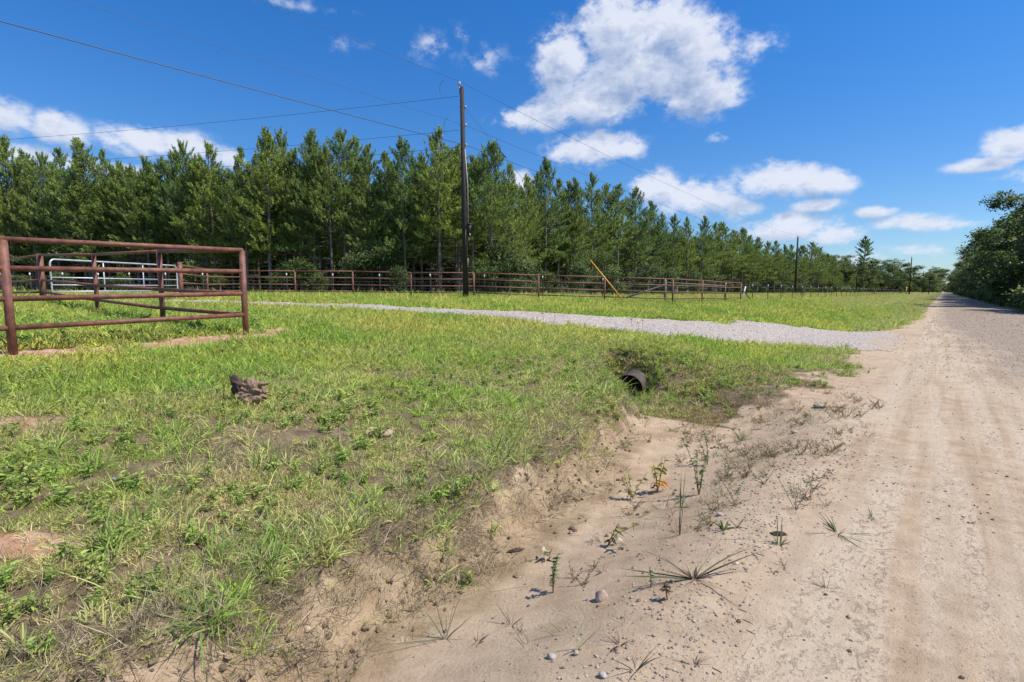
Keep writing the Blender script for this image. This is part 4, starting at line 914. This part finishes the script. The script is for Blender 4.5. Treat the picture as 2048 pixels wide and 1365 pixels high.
# shrubs along the wood edge, brush on the right, saplings in the field
SHR = [broad_proto(400 + k, 2.6, .15, 1.5, 90, .13, 40, True, .05) for k in range(4)]
BRU = [broad_proto(420 + k, 2.4, .1, 1.8, 80, .18, 36, True, .05) for k in range(3)]
SL = ((565, 540, 37, 'low'), (600, 515, 37.5, 'wide'), (640, 545, 37, 'small'), (705, 505, 37.5, 'tall'), (760, 480, 38, 'big'), (800, 530, 37, 'rounded'), (960, 520, 37.5, 'narrow'), (1010, 480, 38, 'pale'), (1050, 510, 39, 'bushy'), (1165, 520, 44, 'low'), (1225, 530, 46, 'green'), (1290, 525, 50, 'dense'), (430, 545, 38, 'short'), (385, 520, 39, 'leafy'), (240, 545, 40, 'dark'), (120, 540, 41, 'spreading'), (30, 545, 42, 'thick'), (1340, 535, 57, 'mid-height'), (1390, 535, 62, 'full'))
for i, (px, py, Y, ad) in enumerate(SL):
    x, y, zt = atY(px, py, Y); h = max(.9, zt - hz(x, y)); where = ('right' if px > 932 else 'left')
    lb = '%s light green shrub at the wood edge, %s of the tall utility pole' % (ad, where)
    plant_tree('shrub', SHR, i, x, y, h / 2.7, random.uniform(0, 6.28), BARK2, SHRUB, lb, 'shrub', 'shrubs at the edge of the pine wood', random.uniform(.9, 1.4) if h < 3 else .8)
for i in range(46):
    s = 47 + i * 3.2 + i * i * .13; u0 = random.uniform(-7.0, -6.0); x, y = xy(u0, s)
    plant_tree('shrub', BRU, i, x, y, random.uniform(.7, 1.25), random.uniform(0, 6.28), BARK2, LEAF, 'dark brushy shrub under the oaks along the right road edge', 'shrub', 'brush along the right road edge', random.uniform(1, 1.4))
for i in range(34):
    s = 38 + i * 5 + i * i * .08; x, y = xy(28.3 + random.uniform(-.8, .6), s)
    plant_tree('shrub', SHR, i, x, y, random.uniform(.5, 1.0), random.uniform(0, 6.28), BARK2, SHRUB if i % 2 else LEAF, 'low shrub along the receding road side of the pine wood', 'shrub', 'shrubs along the road side of the pine wood', random.uniform(.9, 1.3))
for px, u0, h, lb in ((1601, 15.5, 1.9, 'yellow-green sapling in the field in front of the second utility pole'), (1745, 14, 2.0, 'small yellow-green sapling in the far field below the lone pine'), (1800, 11, 2.4, 'pale green bush beside the orange marker post')):
    Y = u0 / (.6428 - .766 * (px - 1024) / F); x, y, _ = atY(px, 590, Y); plant_tree('sapling', SHR, 1, x, y, h / 2.7, 1, BARK2, SHRUB, lb, 'sapling', None, .8)

# ------------------------------------------------------------------ culvert pipe, stump, stones
def culvert():
    ux, sx = 4.33, 8.5; L_ = 7.4; r0 = .262; x0, y0 = xy(ux, sx); root = empty('culvert_pipe', (x0, y0, -.43 + r0)); root.rotation_euler = (0, 0, math.pi / 2 - VPA + math.radians(14)); tag(root, 'rusty corrugated culvert pipe with its dark mouth open in the ditch', 'culvert pipe')
    # local +X runs along the pipe
    V = []; Q = []; seg = 40; t = 0; rows = []
    def prof():
        o = []; x = 0
        while x < L_: o.append((x, r0 + .007 * math.sin(x * 2 * math.pi / .068))); x += .017
        return o
    p = prof(); ring = [(x, r) for x, r in p[::-1]] + [(-.004, r0 - .004)] + [(x, r - .012) for x, r in p]
    for x, r in ring:
        for k in range(seg): th = 2 * math.pi * k / seg; V.append((x, r * math.cos(th), r * math.sin(th)))
    n = len(ring); Q = [(i * seg + k, i * seg + (k + 1) % seg, (i + 1) * seg + (k + 1) % seg, (i + 1) * seg + k) for i in range(n - 1) for k in range(seg)]
    b = MB(); b.add(V, Q); b.build('pipe_wall', simple('corrugated_steel', (.035, .025, .02), (.11, .085, .07), 4, .75, .2, .3), root, True)
culvert()
import bmesh
def lump(name, size, seed, mat, jag=.25, sub=3):
    bm = bmesh.new(); bmesh.ops.create_icosphere(bm, subdivisions=sub, radius=.5); rg_ = random.Random(seed); ks = [Vector([rg_.gauss(0, 1) for _ in range(3)]).normalized() for _ in range(6)]; hs_ = [rg_.uniform(.25, .42) for _ in ks]
    for v in bm.verts:
        for q, hh in zip(ks, hs_):
            dd = v.co.dot(q)
            if dd > hh: v.co -= q * (dd - hh) * .8
        c = v.co * 4.0; k = float(fbm(np.array([c.x + seed]), np.array([c.y + c.z * 1.7]), seed)[0]); v.co *= 1 + jag * k * 2
        v.co = Vector((v.co.x * size[0], v.co.y * size[1], v.co.z * size[2]))
    me = bpy.data.meshes.new(name); bm.to_mesh(me); bm.free()
    for p in me.polygons: p.use_smooth = True
    return link(name, me, mat)
STW = simple('weathered_wood', (.12, .065, .038), (.36, .245, .16), 9, .9, 0, 1.0, (6, 6, 1.2)); DST = simple('rotten_wood', (.035, .02, .016), (.10, .06, .045), 14, .95, 0, .9)
sx_, sy_ = at(497, 805); root = empty('wood_chunk', (sx_, sy_, hz(sx_, sy_))); tag(root, 'broken chunk of weathered reddish wood lying in the grass', 'wood chunk')
o = lump('wood_body', (.34, .24, .30), 5, STW, .45, 5); o.parent = root; o.location = (.03, 0, .11); o.rotation_euler = (.2, .25, .3)
o = lump('rotten_end', (.13, .15, .29), 9, DST, .6, 4); o.parent = root; o.location = (-.09, -.02, .18); o.rotation_euler = (0, -.5, .2)
o = lump('splinter', (.16, .05, .05), 12, STW, .5, 3); o.parent = root; o.location = (.16, -.02, .20); o.rotation_euler = (0, -.25, .1)
for px, py, w, fl, c1, c2, lb in ((1202, 1200, 27, 1.15, (.42, .28, .21), (.52, .39, .31), 'rounded pinkish stone standing alone on the ditch sand'),
        (1152, 1310, 12, 1.0, (.30, .26, .22), (.42, .36, .30), 'small grey stone at the foot of a two-bladed sprout'), (1103, 1316, 18, .6, (.30, .27, .23), (.42, .37, .32), 'small pale grey stone left of the two-bladed sprout'),
        (1205, 1354, 17, .7, (.33, .29, .25), (.45, .40, .34), 'pale stone at the bottom edge of the picture'), (1440, 1031, 13, .6, (.32, .28, .24), (.42, .37, .32), 'pale grey stone on the sand right of the leafy weeds'),
        (1590, 866, 15, .5, (.31, .27, .22), (.43, .37, .31), 'flat pale stone in the thin weeds above the sand'), (742, 870, 26, .8, (.34, .25, .13), (.46, .36, .21), 'yellowish stone half buried in the grass, left of a pair'),
        (772, 871, 30, .55, (.32, .23, .14), (.43, .33, .22), 'flat tan stone half buried in the grass, right of a pair'), (1472, 1128, 9, .6, (.42, .38, .34), (.55, .5, .45), 'small grey pebble below the sprawling dark grass plant'), (612, 1262, 17, .8, (.42, .28, .2), (.55, .4, .3), 'reddish stone in the straw at the ditch bank foot'),
        (1640, 815, 24, .4, (.29, .255, .21), (.41, .36, .30), 'flat grey stone on the thin grass left of the road'), (230, 960, 10, .6, (.5, .48, .45), (.6, .58, .54), 'white pebble in the grass near the left edge')):
    x, y = at(px, py); Y = y; w_ = w / F * math.hypot(Y, EYE * .6) ; o = lump('stone', (w_ * 1.1, w_ * .9, w_ * fl), px, stonemat('stone', False, c1, c2), .12, 3); o.location = (x, y, hz(x, y) + w_ * fl * .30); tag(o, lb, 'stone')
x, y = at(1557, 1072); o = lump('driftwood', (.13, .05, .035), 77, DST, .5, 4); o.location = (x, y, hz(x, y) + .012); tag(o, 'dark scrap of rotten wood on the pebbly shoulder', 'wood scrap')
x, y = at(1030, 1104); o = lump('dirt_clod', (.13, .04, .03), 78, DST, .6, 4); o.location = (x, y, hz(x, y) + .012); o.rotation_euler = (0, 0, .3); tag(o, 'dark rotten stick lying on the sand at the ditch bank foot', 'stick')

# ------------------------------------------------------------------ single plants on the sand
WG = leafmat('weed_green', (.13, .18, .06), (.17, .20, .07), .3); WY = leafmat('weed_yellow', (.30, .27, .045), (.26, .24, .05), .35); WB = leafmat('weed_bronze', (.16, .125, .075), (.11, .10, .05), .2); WP = leafmat('weed_pale', (.42, .35, .25), (.36, .30, .22), .2, ); WR = leafmat('weed_reddish', (.21, .085, .07), (.16, .10, .06), .2); WO = leafmat('weed_orange', (.62, .22, .03), (.55, .2, .03), .3); STM = simple('plant_stem', (.13, .10, .05), (.2, .16, .08), 20, .7)
def star(loc, n, l0, l1, w, flat, mat, seed, name, label, cat='plant', droop=.25, group=None):
    global RNG
    RNG = np.random.default_rng(seed); b = MB(); a = RNG.uniform(0, 6.28, n); th = np.clip(RNG.normal(flat, .42, n), .05, 1.52)
    a = a + .5 * np.sin(2 * a + seed); Dr = np.stack([np.sin(th) * np.cos(a), np.sin(th) * np.sin(a), np.cos(th)], 1); P = np.stack([.01 * np.cos(a), .01 * np.sin(a), np.full(n, .0)], 1)
    b.blades(P, Dr, RNG.uniform(l0, l1, n), w, 1.6 * droop * RNG.uniform(.1, 1, n) * np.cos(th), None, 5); root = empty(name, (*loc, hz(*loc))); b.build('blades', mat, root); tag(root, label, cat, group); return root
def leafy(loc, h, nst, nl, leaf, mat, seed, label, name='weed', lean=.2, extra=None, group=None, asp=.34):
    global RNG
    RNG = np.random.default_rng(seed); rg_ = random.Random(seed); root = empty(name, (*loc, hz(*loc))); st = MB(); lf = MB(); ex = MB(); used = 0
    for _ in range(nst):
        a = rg_.uniform(0, 6.28); th = abs(rg_.gauss(lean, .12)); d = Vector((math.sin(th) * math.cos(a), math.sin(th) * math.sin(a), math.cos(th))); hh = h * rg_.uniform(.6, 1.05); bend = Vector((rg_.gauss(0, .06), rg_.gauss(0, .06), 0)) * h * 3
        pt = [Vector((0, 0, -.01)), d * hh * .5 + bend * .3, d * hh + bend]; st.tube(pt, [.003 + h * .006, .003, .0015], 5, False)
        t = RNG.uniform(.22, 1, nl); base = np.array([tuple(pt[0].lerp(pt[1], x * 2) if x < .5 else pt[1].lerp(pt[2], x * 2 - 1)) for x in t]); az_ = RNG.uniform(0, 6.28, nl); up = RNG.normal(.35, .3, nl)
        q = np.stack([np.cos(az_) * np.cos(up), np.sin(az_) * np.cos(up), np.sin(up)], 1); (lf).blades(base, q, leaf * RNG.uniform(.6, 1.2, nl), leaf * asp, .5, None, 4)
        if extra: m_ = 3; ex.blades(base[:m_] * np.array([1, 1, .4]), q[:m_], leaf * 1.0, leaf * .4, .8, None, 3)
    st.build('stem', STM, root, True); lf.build('leaves', mat, root)
    if extra: ex.build('withered_leaves', extra, root)
    tag(root, label, 'weed', group); return root
star(at(1388, 1158), 16, .12, .48, .009, .98, leafmat('sprawl_blades', (.13, .12, .055), (.13, .12, .055), .2, False, .6, .45, 1.9), 3, 'sprawling_grass', 'large sprawling dark grass plant with long blades radiating over the sand')
star(at(1388, 1158), 26, .05, .13, .006, .8, WR, 4, 'dead_grass_core', 'reddish dead tuft in the centre of the sprawling dark grass plant')
leafy(at(1315, 985), .36, 4, 11, .075, WY, 11, 'yellow-leaved weed with one orange withered leaf on the sand', extra=WO)
leafy(at(1262, 1000), .27, 4, 10, .06, WY, 12, 'yellow-leaved weed left of the one with the orange leaf', extra=WP)
leafy(at(1398, 990), .50, 4, 26, .045, WG, 13, 'tall bushy green weed right of the yellow-leaved weeds')
leafy(at(1415, 930), .42, 3, 22, .04, WG, 14, 'green feathery weed behind the tall bushy green weed')
leafy(at(1214, 1092), .30, 2, 9, .07, WY, 15, 'drooping yellow weed with pale dry lower leaves on the sand', extra=WP)
leafy(at(1106, 1186), .26, 4, 20, .035, WG, 16, 'small bushy green weed left of the round pink stone')
leafy(at(1098, 1120), .14, 2, 7, .08, WP, 17, 'wilted pale-leaved plant behind the small bushy green weed')
leafy(at(1302, 1175), .20, 1, 12, .035, WG, 18, 'single-stemmed green weed between the pink stone and the sprawling grass')
leafy(at(1335, 1200), .12, 2, 9, .04, WR, 181, 'short reddish weed at the left tip of the sprawling grass')
star(at(1362, 1015), 9, .2, .42, .008, .28, WG, 19, 'grass_sprout', 'tall thin grass sprout right beside the yellow-leaved weeds')
star(at(1358, 1072), 8, .12, .34, .006, .4, WB, 20, 'grass_sprout', 'thin bronze grass sprout halfway down the sand')
star(at(1290, 1032), 12, .06, .13, .004, .6, WG, 21, 'grass_tuft', 'short wiry grass tuft below the yellow-leaved weeds')
star(at(1485, 882), 40, .15, .34, .006, .45, leafmat('clump_green', (.19, .22, .06), (.19, .22, .06), .35), 22, 'grass_clump', 'dense yellow-green grass clump at the far edge of the sand')
star(at(1448, 1060), 14, .05, .10, .014, .8, WG, 23, 'green_rosette', 'bright green leafy rosette beside a pale grey stone')
star(at(1558, 1090), 16, .08, .24, .007, .3, WG, 24, 'grass_tuft', 'upright green grass tuft right beside the dark wood scrap')
star(at(1675, 1068), 34, .08, .24, .006, 1.3, leafmat('flat_green', (.12, .14, .05), (.12, .14, .05), .2), 25, 'flat_grass', 'flat spreading green grass plant at the road edge')
star(at(1745, 1036), 16, .05, .11, .006, 1.25, WG, 26, 'flat_grass', 'tiny flat green plant alone on the road edge')
star(at(1652, 1180), 20, .05, .13, .004, 1.25, WB, 27, 'flat_grass', 'small dark wiry plant on the dirt beyond the pebbles')
star(at(1150, 1300), 4, .12, .22, .008, .25, WG, 28, 'grass_sprout', 'two-bladed green sprout rising beside a small stone')
star(at(890, 1278), 16, .15, .40, .005, .5, leafmat('grey_green', (.20, .22, .13), (.20, .22, .13), .3), 29, 'grass_tuft', 'thin grey-green grass tuft at the ditch bank foot')
star(at(1022, 1250), 14, .06, .18, .004, .8, WB, 30, 'twiggy_plant', 'low twiggy plant left of the round pink stone')
star(at(955, 1285), 12, .03, .08, .006, 1.1, WR, 31, 'reddish_sprout', 'tiny dark reddish sprout below the twiggy plant')
star(at(1238, 1290), 16, .04, .11, .004, 1.0, WR, 32, 'reddish_sprout', 'reddish wiry sprout below the round pink stone')
star(at(1205, 1145), 10, .04, .12, .005, 1.3, WB, 33, 'flat_grass', 'flat cross-shaped dry grass plant above the round pink stone')
star(at(1270, 1340), 8, .08, .2, .005, .9, WB, 34, 'bent_grass', 'bent brown grass stem at the bottom of the sand')
star(at(1385, 1330), 14, .05, .13, .003, .9, WR, 35, 'twiggy_plant', 'fine reddish twiggy plant near the bottom right of the sand')
star(at(1475, 1010), 8, .15, .40, .004, .5, WB, 36, 'grass_sprout', 'tall lone brown stalk plant on the sand right of the leafy weeds')
star(at(1590, 1020), 10, .15, .42, .005, .45, WB, 37, 'grass_sprout', 'tall brown-green stalk plant on the pebbly shoulder')
star(at(1185, 1085), 18, .04, .10, .004, 1.0, WP, 38, 'wiry_plant', 'low grey wiry plant on the sand near the bank')
# thin scattered weeds on the sand (stuff)
RNG = np.random.default_rng(99)
def thinweed(k):
    b = tuft(14, .05, .03, .13, .003, .9, .1, 3, .4); return b.mesh('weed')
TW = [withmat(thinweed(k), MGI) for k in range(6)] + [withmat(weedmesh(6, .10, .02, 7, .9).mesh('weed'), MGI) for _ in range(3)]
P = sample(lambda r: 110 if r < 6 else 110 * (6 / r) ** 1.1, 2.4, 14)
def dtw(x, y):
    u, s = us(x, y); a = np.exp(-((u - 1.15) / .5) ** 2) * sm(s, 2.6, 4.5) * 1.3; bb = np.exp(-((u - 1.9) / .9) ** 2) * sm(s, 4.6, 7.0) * 1.2; c = .05 * (u > .9)
    k = sm(fbm(x * 1.6, y * 1.6, 91), -.12, .2); e = (u > .55) * (u < 3.2) * (s < 9.5); return np.clip((a + bb) * k + c, 0, 1) * e
P = prep(P, dtw); pos, rot = place(P, .15); n = len(P); c = colmix((.24, .15, .10), (.16, .18, .06), RNG.random(n))
scatter('sparse_weeds', TW, pos, rot, RNG.uniform(.5, 1.5, n), RNG.integers(0, 9, n), c, label='sparse reddish and green weedlets dotted over the sandy ground', cat='weeds')
# twigs and straw drifted on the sand by the bank
P = sample(lambda r: 60 if r < 6 else 60 * (6 / r), 1.7, 9)
def dsw(x, y):
    u, s = us(x, y); ub = ubank(s); return np.clip(np.exp(-((u - ub + .25) / .22) ** 2) * sm(fbm(x * 1.5, y * 1.5, 93), -.05, .2) * (s < 8.5) + .02 * (u > 0) * (u < ub), 0, 1)
P = prep(P, dsw); pos, rot = place(P, .1); n = len(P); c = colmix((.36, .29, .21), (.12, .09, .065), RNG.random(n))
FLATS = [withmat(tuft(12, .10, .08, .25, .0028, 1.5, .02, 2, .06).mesh('straw'), MDRY) for _ in range(4)]
pos[:, 2] += .012
scatter('drifted_straw', FLATS, pos, rot, RNG.uniform(.4, 1.1, n), RNG.integers(0, 4, n), c, label='washed-up straw and twigs lying along the ditch sand', cat='straw')
# red wildflowers by the driveway
FL = simple('flower_red', (.55, .04, .02), (.7, .12, .03), 9, .6)
for i, (px, py) in enumerate(((1262, 660), (1284, 662), (1275, 668), (1109, 646), (1085, 650))):
    x, y = at(px, py); root = empty('wildflower', (x, y, hz(x, y))); b = MB(); b.tube([(0, 0, 0), (.02, 0, .16), (.0, 0, .3)], .004, 4, False); b.build('stem', STM, root)
    b = MB(); a = np.linspace(0, 6.28, 9)[:-1]; b.blades(np.tile([0, 0, .3], (8, 1)), np.stack([np.cos(a), np.sin(a), np.full(8, .25)], 1), .045, .03, .2, None, 2); b.build('petals', FL, root)
    tag(root, 'red wildflower on the near edge of the gravel driveway', 'flower', 'red wildflowers by the driveway')
